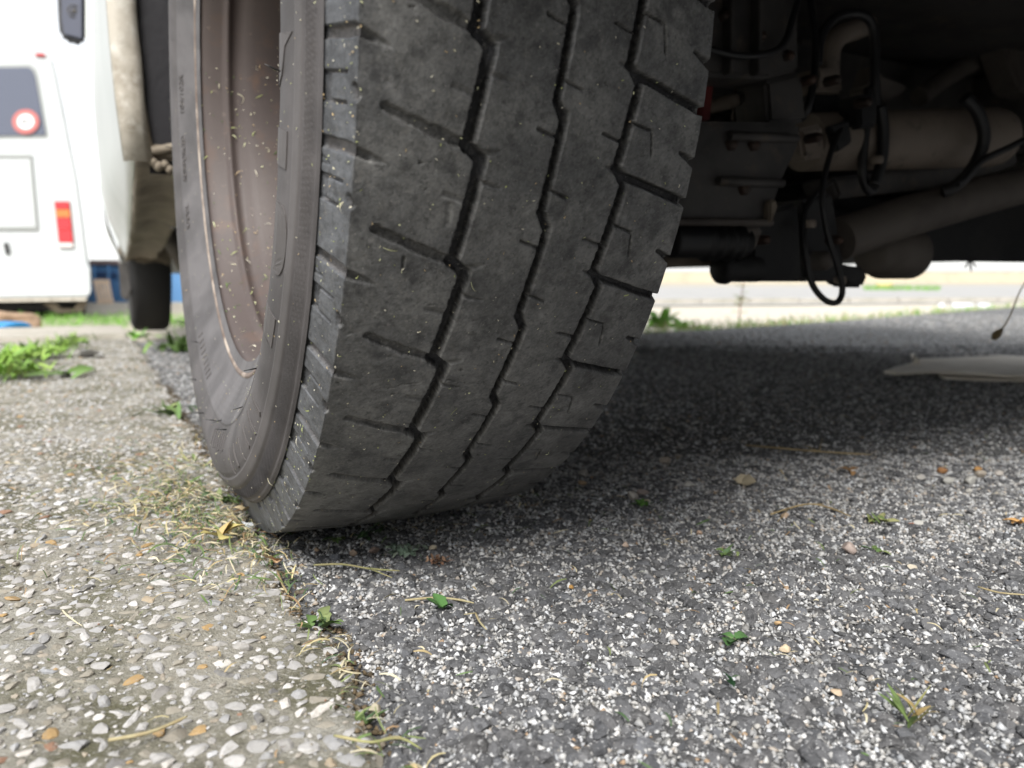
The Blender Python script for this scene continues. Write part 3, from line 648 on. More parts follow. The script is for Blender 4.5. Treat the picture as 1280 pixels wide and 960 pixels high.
# mirror on the cab
mz = 2.72
MB().prism([at(x, y, mz) for x, y in [(71, -40), (72, 8), (73, 30), (75, 45), (82, 52), (92, 56), (104, 57), (107, 50), (107, -40)]], tuple(ray(92, 0)/np.linalg.norm(ray(92, 0))*.06), .012).done('wing_mirror', M['black'], van)
MB().prism([at(x, y, mz-.012) for x, y in [(76, -38), (77, 25), (80, 43), (103, 49), (103, -38)]], tuple(ray(92, 0)*.008), .003).done('mirror_back', mat('mirror_back_plastic', (.055, .06, .085), .35), van)
MB().prism([at(x, y, mz-.02) for x, y in [(107, -40), (107, 50), (112, 54), (112, -40)]], tuple(ray(92, 0)*.05), .003).done('mirror_edge', M['paint'], van)
c = at(93, 14, mz-.014)
MB().lathe([(.017, 0), (.020, -.004), (.022, 0)], tuple(c), 'Y', 20).lathe([(0, -.003), (.009, -.003), (.010, 0)], tuple(c), 'Y', 14).done('mirror_badge', M['steel'], van)
MB().tube([at(106, -10, 2.75), at(135, -14, 2.85)], .02, 8).done('mirror_arm', M['black'], van)
# front wheel
fwl = empty('wheel', (0, 0, 0), van, label='dark front wheel far ahead under the white sill')
c = gp(166, 413); FX, FY = float(c[0]), 2.62
MB().lathe([(.20, .012), (.25, .0), (.30, -.002), (.322, .008), (.328, .022), (.328, .112), (.315, .128), (.25, .135), (.2, .12)], (FX-.004, FY, .327), n=72).done('tyre', mat('dark_tyre_rubber', (.012, .012, .013), .7, bump=.002, bscale=60), fwl)
MB().lathe([(.203, .010), (.190, .02), (.185, .07), (.06, .06), (0, .06)], (FX-.004, FY, .327), n=40).done('rim', M['rim'], fwl)
# the far side's rear wheel and sill
ofw = empty('wheel', (0, 0, 0), van, label='rear wheel on the far side of the van')
MB().lathe([(.20, .0), (.30, -.012), (.322, .0), (.328, .02), (.328, .145), (.31, .165), (.2, .16)], (1.60, 0, .328), n=64).done('tyre', M['black'], ofw)
MB().lathe([(.203, .15), (.185, .10), (.05, .08), (0, .08)], (1.60, 0, .328), n=32).done('rim', M['rim'], ofw)
MB().box((1.60, .42, .232), (1.79, 2.2, .40), .015).done('far_sill', M['black'], van)

# ------------------------------------------------------------------ rear axle and what hangs round it (Y: plane of the near face)
def plate(name, pts, Y, dy, m, bev=.004, **p): return MB().prism([aty(x, y, Y) for x, y in pts], (0, dy, 0), bev).done(name, m, van, **p)
def hose(name, pts, Y, r, m, n=6, sides=10):
    P = [aty(p[0], p[1], p[2] if len(p) > 2 else Y) for p in pts]; return MB().tube(P, r, sides, True, n).done(name, m, van)
# suspension plate with its rectangular window: four bars round the opening
plate('spring_bracket', [(848, -30), (1000, -30), (1000, 88), (962, 98), (850, 94)], -.02, .05, M['steel'])
plate('spring_bracket', [(958, 100), (1004, 90), (1010, 152), (962, 154)], -.015, .05, M['steel'])
plate('axle_plate', [(838, 150), (962, 152), (1004, 152), (1000, 186), (984, 216), (968, 262), (962, 280), (820, 280)], -.025, .055, M['steel'], .005)
for y0, x0, x1 in ((170, 912, 996), (226, 898, 978)): MB().tube([aty(x0, y0, -.03), aty(x1, y0+3, -.03)], .0045, 8).done('plate_rib', M['steel'], van)
MB().tube([aty(830, 277, -.028), aty(964, 278, -.028)], .004, 8).done('plate_rib', M['arm'], van)
plate('red_spacer', [(882, 96), (893, 97), (888, 150), (877, 150)], .02, .03, M['red'], .001)
b = MB(); b.lathe([(0, -.008), (.006, -.006), (.008, 0), (.008, .03)], tuple(aty(916, 126, .03)), 'Y', 8); b.tube([aty(918, 98, .04), aty(921, 120, .04), aty(916, 150, .04)], .0025, 6); b.done('bolt', M['axle'], van)
for px, py in ((914, 180), (930, 236), (942, 181)): MB().lathe([(0, -.006), (.005, -.005), (.007, -.001), (.007, .006)], tuple(aty(px, py, -.026)), 'Y', 6).done('bolt', M['nut'], van)
plate('mud_lump', [(962, 252), (970, 248), (974, 258), (966, 278), (962, 280)], -.034, .01, M['seal'], .002)
# rubber bellows of the spring buffer
pa, pb = aty(838, 301, -.01), aty(930, 300, -.01); prof = []
for k in range(29):
    f = k/28; prof.append((.016+.0035*math.sin(f*14*PI)*(f > .45), f*(pb[0]-pa[0])))
MB().lathe([(0, 0)]+prof+[(0, pb[0]-pa[0])], tuple(pa), 'X', 24).done('rubber_bellows', M['cable'], van)
plate('buffer_bracket', [(930, 282), (956, 284), (952, 300), (944, 314), (930, 314)], -.02, .03, M['arm'], .003)
plate('lower_arm', [(820, 322), (905, 318), (905, 330), (820, 336)], .03, .04, M['seal'], .002)
pa, pb = aty(896, 336, 0), aty(946, 334, 0)
MB().lathe([(0, 0), (.012, .001), (.0155, .005), (.016, .012), (.0135, .016), (.0135, pb[0]-pa[0])], tuple(pa), 'X', 20).done('bush', M['black'], van)
plate('shackle', [(940, 282), (958, 262), (1000, 252), (1006, 352), (940, 352)], -.005, .05, M['black'], .005)
plate('shackle', [(1004, 250), (1042, 240), (1060, 352), (1006, 352)], .01, .05, M['black'], .004)
MB().lathe([(0, -.012), (.008, -.011), (.011, -.004), (.011, .01), (.016, .012), (.016, .02)], tuple(aty(1028, 326, 0)), 'Y', 14).done('bolt', M['arm'], van)
# axle tube with strap
pa, pb = aty(1004, 178, .03), aty(1250, 172, .03)
ax = MB(); ax.tube([pa, pa+(pb-pa)*.93, pa+(pb-pa)*.97, pb], [.0315, .0385, .036, .026], 28); ax.done('axle_tube', M['axle'], van)
hose('axle_strap', [(1206, 122, -.02), (1222, 140, -.025), (1230, 172, -.025), (1218, 206, -.02), (1195, 232, -.01), (1178, 240, .0)], -.02, .0075, M['cable'])
hose('brake_cable', [(1290, 170), (1262, 184), (1236, 196), (1219, 208), (1205, 224), (1196, 230)], -.04, .004, M['cable'])
plate('spring_leaf', [(1040, 222), (1190, 206), (1268, 178), (1275, 205), (1200, 232), (1050, 248)], .03, .05, M['steel'], .004)
plate('axle_plate', [(1000, 160), (1030, 154), (1034, 196), (1006, 200)], -.01, .03, M['axle'], .004)
# lower arm tube rising to the right, drum and lumps
hose('trailing_arm', [(1046, 300, .02), (1075, 290, .02), (1150, 266, .02), (1230, 244, .03), (1300, 226, .04)], 0, .0255, M['arm'], 4, 20)
pa, pb = aty(1086, 318, .06), aty(1140, 316, .06)
MB().lathe([(0, 0), (.024, .001), (.028, .006), (.028, .02), (.033, .024), (.033, pb[0]-pa[0]-.004), (.030, pb[0]-pa[0]), (0, pb[0]-pa[0])], (pa[0], pa[1], pa[2]+.002), 'X', 28).done('silencer_end', M['arm'], van)
plate('clamp', [(1050, 330), (1082, 334), (1086, 346), (1080, 360), (1062, 358), (1052, 350)], .02, .03, M['black'], .004)
plate('tank_skid', [(1140, 262), (1300, 225), (1300, 328), (1150, 326), (1140, 318)], .108, .012, M['black'], .004)
# strut and the arched hose above
hose('vent_pipe', [(1036, 92), (1038, 62), (1050, 44), (1072, 36), (1086, 30)], .05, .012, M['axle'], 5, 14)
plate('strut_clamp', [(1022, 84), (1052, 84), (1056, 116), (1020, 114)], .02, .05, M['axle'], .004)
plate('strut', [(1016, 116), (1054, 117), (1050, 158), (1018, 158)], .03, .05, M['black'], .004)
plate('bracket', [(1086, 108), (1098, 78), (1104, 94), (1134, 106), (1132, 116), (1108, 128), (1088, 130)], .05, .03, M['arm'], .003)
hose('brake_hose', [(1022, 82), (1026, 48), (1044, 22), (1072, 17), (1090, 30), (1094, 66), (1094, 110), (1100, 160), (1098, 215), (1088, 240), (1078, 214), (1082, 160), (1086, 110)], .0, .0052, M['cable'])
plate('hose_union', [(1074, 118), (1098, 118), (1098, 158), (1076, 160)], -.015, .03, M['black'], .003)
hose('hose_guard', [(1100, 132), (1104, 160), (1102, 200), (1092, 232)], -.01, .0065, M['cable'])
hose('sensor_cable', [(1058, 150, .0), (1040, 186, -.02), (1028, 240, -.03), (1034, 290, -.035), (1046, 330, -.04), (1053, 362, -.04), (1046, 378, -.04), (1030, 374, -.04), (1014, 352, -.035), (1006, 310, -.03), (1003, 276, -.02), (1016, 246, -.01), (1040, 225, .01)], 0, .0033, M['cable'])
plate('cable_tag', [(1038, 158), (1062, 150), (1066, 178), (1048, 190)], -.01, .01, M['black'], .002)
hose('wiring', [(1000, 150, .0), (1012, 128, -.01), (1020, 60, .0), (1010, -20, .02)], 0, .004, M['cable'])
hose('wiring', [(880, 60, -.035), (930, 70, -.035), (975, 60, -.03), (992, 20, -.03), (1004, -30, -.02)], 0, .0035, M['cable'])
for px, py in ((868, 40), (905, 20), (950, 46), (985, 70), (860, 82), (1012, 100), (1044, 100), (1082, 128), (1020, 172), (955, 300), (1046, 300)):
    MB().lathe([(0, -.007), (.004, -.006), (.0055, -.002), (.0055, .012)], tuple(aty(px, py, -.022)), 'Y', 6).done('bolt', M['nut'], van)
for px in (880, 915, 950): plate('web_rib', [(px, -30), (px+5, -30), (px+3, 92), (px-2, 92)], -.032, .012, M['steel'], .001)
for px, py in ((1012, 280), (1096, 200), (1050, 380-30)): MB().lathe([(.0058, -.004), (.007, -.002), (.007, .002), (.0058, .004)], tuple(aty(px, py, -.02)), 'Z', 12).done('cable_clip', M['axle'], van)
plate('spring_hanger', [(1236, -30), (1300, -30), (1300, 120), (1276, 112), (1258, 60)], .18, .05, M['arm'], .006)
hose('fuel_pipe', [(1148, 122), (1190, 92), (1240, 70), (1300, 56)], .25, .016, M['arm'], 4, 12)
plate('heat_shield', [(1000, -30), (1200, -30), (1104, 36), (1000, 60)], .30, .02, M['arm'], .003)
plate('inner_panel', [(1104, 40), (1300, -30), (1300, 260), (1110, 240)], .75, .02, M['black'], .002)
plate('inner_panel', [(840, -30), (1110, -30), (1110, 325), (840, 325)], .80, .02, M['black'], .002)
# ------------------------------------------------------------------ dry stalks caught on the van and the things lying about: see below
def ribbons(name, specs, mat_, parent=None, **props):
    """specs: (point, normal, direction, length, width, curl, colour) -> one mesh of curved strips"""
    n = len(specs); K = 5
    P = np.array([s[0] for s in specs], float); N = np.array([s[1] for s in specs], float); D = np.array([s[2] for s in specs], float)
    Ln = np.array([s[3] for s in specs]); Wd = np.array([s[4] for s in specs]); Cu = np.array([s[5] for s in specs]); Co = np.array([s[6] for s in specs], float)
    N /= np.linalg.norm(N, axis=1)[:, None]; D = D-N*(D*N).sum(1)[:, None]; D /= np.linalg.norm(D, axis=1)[:, None]; B = np.cross(N, D)
    V = np.zeros((n, K, 2, 3)); pt = P.copy(); a0 = np.zeros(n)
    for k in range(K):
        w = Wd*(1-.65*abs(k/(K-1)-.45)*2*.8)
        lift = (np.sin(k/(K-1)*PI)*.12*Ln)[:, None]*N
        V[:, k, 0] = pt+lift+B*(w/2)[:, None]; V[:, k, 1] = pt+lift-B*(w/2)[:, None]+N*(w*.25)[:, None]
        a0 = Cu*(k+.5)/(K-1); step = (Ln/(K-1))[:, None]
        pt = pt+step*(D*np.cos(a0)[:, None]+B*np.sin(a0)[:, None])
    base = (np.arange(n)*K*2)[:, None, None]; q = np.array([[2*k, 2*k+2, 2*k+3, 2*k+1] for k in range(K-1)])[None]
    return link(name, mesh_np(name, V.reshape(-1, 3), (base+q).reshape(-1, 4), True, np.repeat(Co, K*2, 0)), mat_, parent, **props)
GREEN = [(.09, .15, .05), (.12, .18, .06), (.18, .22, .09), (.07, .12, .055)]; STRAW = [(.46, .40, .22), (.52, .46, .30), (.38, .30, .16), (.55, .50, .36), (.30, .20, .11)]
CREAM = [(.62, .58, .42), (.55, .56, .34), (.66, .62, .50), (.40, .44, .18), (.48, .36, .20)]
def rnd(a): return a[int(RNG.integers(0, len(a)))]

# clippings caught on the tyre and rim
S = []
for _ in range(620):
    q = RNG.uniform(-24, 160); 
    if RNG.uniform() < .35: q = RNG.uniform(-24, 2)
    t = RNG.uniform(20, 96); xx, r_, nx_, nr_ = base_profile(np.array(q)); a = math.radians(t)
    nrm = np.array([float(nx_), -math.sin(a)*float(nr_), -math.cos(a)*float(nr_)])
    p = wheel_pt(xx, r_, np.array(t))+nrm*.0003; big = RNG.uniform() < .03
    S.append((p, nrm, RNG.normal(size=3), RNG.uniform(.003, .007) if big else RNG.uniform(.0004, .0016), RNG.uniform(.0004, .0009), RNG.normal(0, 1.4), rnd(CREAM)))
for _ in range(430):
    rad = RNG.uniform(224, 303); t = RNG.uniform(-100, 98); e = .5
    x0 = float(side_x(rad)); g = float(side_x(rad+e)-side_x(rad-e))/(2*e); a = math.radians(t)
    nrm = np.array([-1, -math.sin(a)*g, -math.cos(a)*g])
    p = wheel_pt(np.array(x0-1.25), np.array(rad), np.array(t)); big = RNG.uniform() < .03
    S.append((p, nrm, RNG.normal(size=3), RNG.uniform(.003, .007) if big else RNG.uniform(.0004, .0015), RNG.uniform(.0004, .0009), RNG.normal(0, 1.4), rnd(CREAM)))
for _ in range(300):
    xx = RNG.uniform(.003, .075); t = RNG.uniform(-110, -5) if RNG.uniform() < .8 else RNG.uniform(-25, 20); rad = np.interp(xx, [p[1] for p in rim_prof[4:]], [p[0] for p in rim_prof[4:]])*1000-.4; a = math.radians(t)
    big = RNG.uniform() < .22
    S.append((wheel_pt(np.array(xx*1000), np.array(rad), np.array(t)), np.array([-.2, math.sin(a), math.cos(a)]), RNG.normal(size=3), RNG.uniform(.004, .009) if big else RNG.uniform(.0008, .0025), RNG.uniform(.0005, .0012), RNG.normal(0, 1.4), rnd(CREAM+GREEN[:2])))
ribbons('grass_clippings', S, M['plants'], None, kind='stuff', label='tiny cream and green grass clippings stuck to the tyre and rim')
# drift of dry grass along the joint, thickest in front of the tyre
S = []
def ground_z(x, y): return float(apron_h(np.array(x), np.array(y))) if x < joint_x(y) else .002
up = np.array([0, 0, 1.])
def strew(n, xf, yf, lmin, lmax, straw=.6, w=(.0005, .0015)):
    for _ in range(n):
        x, y = xf(), yf(); z = ground_z(x, y)+abs(RNG.normal(0, .0035))+.002
        S.append(((x, y, z), up+RNG.normal(0, .25, 3), RNG.normal(size=3), RNG.uniform(lmin, lmax), RNG.uniform(*w), RNG.normal(0, .9), np.array(rnd(STRAW if RNG.uniform() < straw else GREEN))*RNG.uniform(.8, 1.2)))
strew(900, lambda: RNG.normal(-.040, .022), lambda: RNG.normal(.01, .08), .004, .018, .52)
strew(260, lambda: RNG.normal(-.075, .03), lambda: RNG.normal(.07, .08), .006, .022, .6)
strew(240, lambda: RNG.normal(-.012, .010), lambda: RNG.normal(-.07, .05), .004, .018, .6)
strew(260, lambda: RNG.normal(-.055, .035), lambda: RNG.normal(.16, .14), .006, .022, .55)
strew(160, lambda: RNG.normal(-.001, .005), lambda: RNG.uniform(-.42, -.05), .004, .014, .6)
strew(110, lambda: RNG.uniform(.02, .22), lambda: RNG.normal(-.07, .03), .004, .016, .5)
strew(160, lambda: RNG.uniform(.0, .35), lambda: RNG.uniform(-.45, -.05), .003, .012, .55)
strew(160, lambda: RNG.uniform(-.35, -.01), lambda: RNG.uniform(-.40, .6), .003, .014, .75)
strew(130, lambda: RNG.uniform(.2, .9), lambda: RNG.uniform(-.3, .3), .004, .014, .6)
ribbons('dry_grass', S, M['plants'], None, kind='stuff', label='drift of dry and green grass cuttings along the cement joint')

# leafy bits: each its own thing
def leaf_geo(V, F, C, base, d, nrm, L, Wd, curl, col, K=6):
    d = np.array(d, float); d /= np.linalg.norm(d); nrm = np.array(nrm, float); nrm -= d*nrm.dot(d); nrm /= np.linalg.norm(nrm); b = np.cross(d, nrm); p = np.array(base, float); o = len(V)
    for k in range(K+1):
        f = k/K; w = Wd*math.sin(PI*min(.98, f*.86+.1))**.8*(1+.12*math.sin(k*2.3)); a = curl*f
        dd = d*math.cos(a)+nrm*math.sin(a)
        V += [tuple(p-b*w/2+nrm*w*.18), tuple(p), tuple(p+b*w/2+nrm*w*.18)]; C += [col, tuple(np.array(col)*1.25), col]
        if k < K: F += [(o+3*k, o+3*k+1, o+3*k+4, o+3*k+3), (o+3*k+1, o+3*k+2, o+3*k+5, o+3*k+4)]
        p = p+dd*L/K
def leafy(name, loc, n, L, Wd, label, cat, cols=GREEN, spread=1.0, upness=.6, group=None, stalk=0, parent=None, seed=0):
    r = np.random.default_rng(seed+int(abs(loc[0])*1e4)); V, F, C = [], [], []
    for k in range(n):
        a = r.uniform(0, 2*PI); d = np.array([math.cos(a), math.sin(a), upness*r.uniform(.3, 1.4)])
        base = np.array([r.normal(0, spread*L*.35), r.normal(0, spread*L*.35), stalk*r.uniform(.2, 1)+L*.05])
        leaf_geo(V, F, C, base, d, (r.normal(0, .3), r.normal(0, .3), 1), L*r.uniform(.6, 1.15), Wd*r.uniform(.7, 1.2), r.normal(-.5, .5), tuple(np.array(cols[k%len(cols)])*r.uniform(.8, 1.25)))
    o = len(V)
    me = mesh_np(name, V, F, True, np.array(C)); ob = link(name, me, M['plants'], None, tuple(loc), label=label, category=cat)
    if group: ob['group'] = group
    if stalk:
        MB().tube([(0, 0, 0), (.002, .001, stalk*.6), (.001, .003, stalk)], [.0012, .0008], 6).done('stem', M['dryseed'], ob)
    return ob
def G(px, py, z=.003): return gp(px, py, z)
leafy('weed_sprig', G(404, 784), 9, .013, .006, 'small green weed sprig growing in the joint below the tyre', 'weed', spread=.8)
leafy('weed_sprig', G(452, 905), 6, .010, .004, 'low green sprig at the cement edge near the bottom of the photo', 'weed', spread=.8, seed=2)
leafy('green_leaf', G(552, 762), 3, .011, .007, 'folded bright green leaf lying on the asphalt beside a dry straw', 'leaf', cols=[(.09, .20, .06)], spread=.4)
leafy('green_leaf', G(920, 801), 4, .014, .007, 'curled dark green leaf alone on the asphalt at lower centre right', 'leaf', cols=[(.07, .15, .05)], spread=.3, upness=.3)
leafy('green_leaf', G(917, 859), 2, .010, .007, 'small upright green leaf on the asphalt nearest the camera', 'leaf', cols=[(.06, .17, .07)], spread=.2, upness=1.2)
leafy('grass_tuft', G(1144, 905), 10, .017, .0022, 'yellow green grass tuft at lower right of the asphalt', 'grass tuft', cols=[(.13, .19, .06), (.30, .29, .11), (.28, .21, .09)], spread=.35, upness=1.6)
leafy('weed_sprig', G(905, 692), 14, .008, .0025, 'feathery green sprig on the asphalt left of the pink pointed stone', 'weed', spread=1.2, upness=.3)
leafy('weed_sprig', G(800, 632), 8, .009, .004, 'green moss tuft pressed against a pair of grey stones', 'weed', cols=[(.06, .14, .03), (.09, .19, .04)], spread=.5, seed=4)
leafy('weed_sprig', G(1096, 653), 9, .012, .004, 'olive leafy sprig at the end of the dry twig', 'weed', cols=[(.20, .22, .08), (.26, .26, .12), (.12, .17, .06)], spread=.8, upness=.3, seed=5)
leafy('weed_sprig', G(1093, 688), 6, .009, .004, 'dark green sprig right of the pink pointed stone', 'weed', spread=1.0, upness=.3, seed=6)
leafy('moss_clump', G(506, 690), 60, .006, .003, 'grey green lichen clump on asphalt in front of the tyre', 'moss', cols=[(.17, .22, .17), (.13, .18, .13), (.22, .26, .20)], spread=3.2, upness=.8)
leafy('moss_clump', G(548, 702), 34, .005, .002, 'brown rootlet clump beside the grey green lichen', 'moss', cols=[(.16, .09, .06), (.22, .14, .09)], spread=2.2, upness=.8, seed=3)
leafy('weed_sprig', G(424, 676), 7, .011, .005, 'green sprig under the edge of the tyre tread', 'weed', spread=.8, seed=8)
leafy('weed_sprig', G(457, 672), 6, .012, .004, 'dark sprig tucked beneath the tyre tread', 'weed', cols=[(.06, .12, .05)], spread=.8, seed=9)
leafy('weed_sprig', G(280, 628), 10, .020, .006, 'green weed pressed against the foot of the sidewall', 'weed', spread=1.2, seed=10)
leafy('weed_sprig', G(232, 585), 16, .022, .004, 'pale green tuft on the cement left of the tyre', 'weed', cols=[(.20, .27, .10), (.12, .20, .07), (.34, .34, .16)], spread=1.6, seed=11)
leafy('weed_sprig', G(216, 612), 12, .018, .005, 'grass tuft with straw on the cement nearest the sidewall', 'weed', cols=[(.13, .20, .06), (.40, .36, .18)], spread=1.6, seed=12)
leafy('weed_sprig', G(220, 522), 14, .035, .008, 'green weed patch in the joint behind the tyre', 'weed', spread=1.6, seed=13)
leafy('dry_leaf', G(278, 672, .012), 5, .016, .012, 'crumpled yellow dead leaf on the grass drift by the tyre', 'leaf', cols=[(.46, .40, .16), (.40, .30, .13)], spread=.4, upness=.8)
leafy('dry_leaf', G(304, 640, .012), 3, .014, .011, 'pale tan dead leaf touching the bottom of the sidewall', 'leaf', cols=[(.50, .40, .24)], spread=.3, upness=.8, seed=2)
leafy('dry_leaf', G(344, 704, .008), 3, .013, .007, 'curled brown dead leaf at the corner of the tread', 'leaf', cols=[(.40, .26, .15)], spread=.3, upness=1.0, seed=3)
leafy('dry_leaf', G(928, 606), 3, .020, .013, 'pale grey dead leaf in the shade of the van', 'leaf', cols=[(.36, .31, .22)], spread=.5, upness=.4, seed=4)
leafy('dry_leaf', G(1062, 590), 3, .013, .008, 'small brown dead leaf in the shade above the dry twig', 'leaf', cols=[(.22, .13, .06)], spread=.4, upness=.5, seed=5)
leafy('dry_leaf', G(1276, 655), 3, .012, .008, 'orange brown dead leaf at the right edge of the asphalt', 'leaf', cols=[(.42, .24, .09)], spread=.4, upness=.6, seed=6)
leafy('paper_scrap', G(316, 660, .008), 3, .008, .007, 'white scrap of paper under the shoulder of the tyre', 'scrap', cols=[(.75, .78, .80)], spread=.3, upness=.8)
def twig(name, pts, r, label, cat, m=None, zs=None, side=()):
    P = [gp(x, y, .004 if zs is None else zs[i]) for i, (x, y) in enumerate(pts)]; o0 = np.array(P[0]); P = [p+np.array([random.uniform(-1, 1), random.uniform(-1, 1), random.uniform(0, 1.2)])*.0016 for p in P]; o0 = np.array(P[0]); r *= .62
    b = MB(); b.tube([p-o0 for p in P], [r, r*1.2, r*.9, r*1.1, r*.5], 6, True, 3)
    for (i, px, py) in side: b.tube([P[i]-o0, gp(px, py, .006)-o0], [r*.8, r*.4], 5)
    return b.done(name, m or M['dryseed'], None, tuple(o0), label=label, category=cat)
M['stalk_g'] = mat('green_stalk', (.30, .32, .13), .8, [((.40, .34, .18), .45, .6, 60, .8)]); M['stalk_y'] = mat('straw_stalk', (.44, .39, .23), .8, [((.30, .22, .11), .45, .65, 70, .8)])
twig('plant_stalk', [(932, 558), (985, 561), (1022, 565), (1060, 567), (1090, 569)], .0016, 'long straight dry stalk lying in the dark shade', 'stalk', M['dryseed'], side=[(2, 1028, 548), (2, 1005, 556)])
twig('dry_twig', [(966, 645), (985, 636), (1012, 632), (1040, 637), (1066, 646)], .0012, 'bent brown twig on the asphalt below the long stalk', 'twig', M['dryseed'], side=[(2, 1030, 630), (1, 972, 652)])
twig('straw', [(390, 706), (430, 709), (465, 712), (497, 715)], .0011, 'green straw lying in front of the tyre', 'straw', M['stalk_g'], side=[(2, 490, 722)])
twig('straw', [(508, 752), (540, 748), (570, 750), (590, 756)], .0011, 'yellow straw lying above the folded green leaf', 'straw', M['stalk_y'])
twig('straw', [(594, 770), (600, 778), (604, 790)], .0009, 'short bent straw right of the folded green leaf', 'straw', M['stalk_y'], side=[(0, 580, 768)])
twig('straw', [(422, 918), (430, 926), (460, 930), (500, 928), (525, 938)], .0009, 'curved green straw across the joint at the bottom edge', 'straw', M['stalk_g'], zs=[.010, .012, .012, .008, .004])
twig('straw', [(140, 930), (180, 918), (215, 905), (235, 898)], .0011, 'pale straw on the cement at bottom left', 'straw', M['stalk_y'], zs=[.013]*4)
twig('straw', [(226, 662), (250, 660), (285, 667), (300, 668)], .0011, 'pale curved straw on the cement before the yellow leaf', 'straw', M['stalk_y'], zs=[.014]*4)
twig('straw', [(1222, 735), (1245, 742), (1285, 748)], .0009, 'yellow straw at the right edge of the asphalt', 'straw', M['stalk_y'])
twig('dry_twig', [(347, 716), (356, 732), (364, 745)], .0012, 'short brown twig lying along the joint below the tyre', 'twig', M['dryseed'])
# loose stones, each a thing
def stone(px, py, w, label, c, flat=.5, seed=0, lift=.4, group=None):
    p = gp(px, py, .002); D = float(np.dot(p-CAM, [math.sin(YAW), math.cos(YAW), 0])); s = w/2*D/FPX
    T = cyl_templates(3, 1, True, .35, 300+seed)[0]; V = T[0]*np.array([s, s*.8, s*flat]); V = V-np.array([0, 0, V[:, 2].min()*lift*2])*.8
    a = random.uniform(-.5, .5)-YAW; ca, sa = math.cos(a), math.sin(a); V = np.stack([V[:, 0]*ca-V[:, 1]*sa, V[:, 0]*sa+V[:, 1]*ca, V[:, 2]], 1)
    o = link('stone', mesh_np('stone', V, T[1], True), mat('loose_stone', c, .75, [(tuple(np.array(c)*.7), .45, .7, 150, .7)], bump=.0002, bscale=500), None, tuple(p), label=label, category='stone')
    if group: o['group'] = group
    return o
for a in [(1061, 690, 22, 'pink grey pointed stone standing on the asphalt', (.42, .34, .30), 1.0), (862, 608, 20, 'pale flat oval pebble in the shadow edge', (.52, .50, .46), .4),
          (790, 624, 18, 'left grey stone of the pair with moss', (.40, .37, .33), .8), (803, 618, 16, 'pink stone of the pair behind the moss tuft', (.36, .30, .27), .7),
          (728, 594, 18, 'broken grey stone just right of the tyre', (.36, .34, .31), .6), (729, 606, 12, 'small tan pebble right of the tyre', (.36, .26, .16), .7),
          (831, 579, 14, 'beige stone in the shade right of the tyre', (.36, .31, .26), .8), (847, 572, 12, 'grey pebble in the shade behind the beige stone', (.30, .28, .25), .7),
          (1184, 604, 17, 'grey stone at the left of the pebble cluster', (.40, .39, .36), .7), (1212, 604, 20, 'largest grey stone of the cluster at the right', (.42, .41, .38), .6),
          (1224, 595, 20, 'beige flat stone topmost in the cluster at the right', (.38, .33, .27), .5), (1248, 594, 14, 'narrow pale stone at the right end of the cluster', (.46, .42, .38), .7),
          (1222, 588, 14, 'orange pebble in the cluster at the right', (.42, .23, .08), .5), (1178, 590, 14, 'dark orange pebble beside the cluster', (.34, .17, .07), .6),
          (1150, 598, 16, 'white flat stone left of the cluster', (.44, .42, .39), .5), (1211, 615, 10, 'small white pebble below the cluster', (.48, .46, .42), .6),
          (1149, 655, 16, 'flat white stone beside a rusty orange flake', (.52, .51, .48), .4), (1140, 656, 9, 'rusty orange flake lying against a flat white stone', (.38, .13, .05), .4),
          (981, 646, 14, 'tan pebble at the left end of the bent twig', (.46, .34, .24), .6), (1140, 711, 12, 'cream wedge shaped stone on the lit asphalt', (.56, .50, .40), .7),
          (982, 813, 18, 'cream faceted stone on the asphalt beside the dark green leaf', (.60, .48, .33), .7), (1047, 867, 18, 'tan flat stone near the bottom of the asphalt', (.52, .40, .28), .5),
          (972, 780, 11, 'small orange tan pebble above the cream faceted stone', (.50, .34, .18), .7), (714, 735, 8, 'tiny orange pebble on the lit asphalt', (.46, .26, .08), .8),
          (782, 684, 10, 'pinkish upright chip on the lit asphalt', (.50, .38, .30), 1.0), (873, 668, 10, 'salmon coloured pebble on the lit asphalt', (.52, .36, .26), .7),
          (467, 690, 15, 'pinkish brown stone under the front of the tyre', (.30, .22, .18), .7), (541, 687, 13, 'cream pebble beside the grey green lichen', (.55, .48, .36), .6),
          (442, 694, 10, 'round tan pebble in front of the tyre', (.36, .27, .20), .9), (468, 894, 20, 'tan stone stuck in the joint at the bottom', (.38, .34, .25), 1.0),
          (378, 742, 9, 'dark brown stone in the joint', (.12, .09, .07), .9)]:
    stone(*a, seed=int(a[0]*3+a[1]))

# dry stalk hanging from the van at the right, seed head down
o0 = at(1244, 425, .95)
b = MB(); b.tube([at(1300, 325, .95)-o0, at(1276, 362, .95)-o0, at(1262, 396, .95)-o0, at(1252, 412, .95)-o0, o0*0], [.0007, .0009, .0012], 6, True, 4)
hs_ = b.done('hanging_stalk', M['dryseed'], None, tuple(o0), label='thin dry stalk with seed head hanging at the right edge', category='stalk')
q0, q1 = at(1254, 410, .95)-o0, at(1240, 424, .95)-o0
MB().tube([q0, (q0*.6+q1*.4), (q0*.3+q1*.7), q1], [.0008, .0045, .005, .0008], 7).done('seed_head', mat('seed_head', (.16, .12, .06), .9, bump=.002, bscale=300), hs_)
o1 = at(1212, 326, 1.55); b = MB()
for dx, dy in ((-6, 9), (2, 14), (9, 8)): b.tube([o1*0, at(1212+dx*.6, 326+dy*.5, 1.55)-o1, at(1212+dx, 326+dy, 1.55)-o1], [.0012, .0022, .0008], 5)
b.done('hanging_weed', M['black'], None, tuple(o1), label='dark withered weed tuft hanging under the far sill', category='weed')
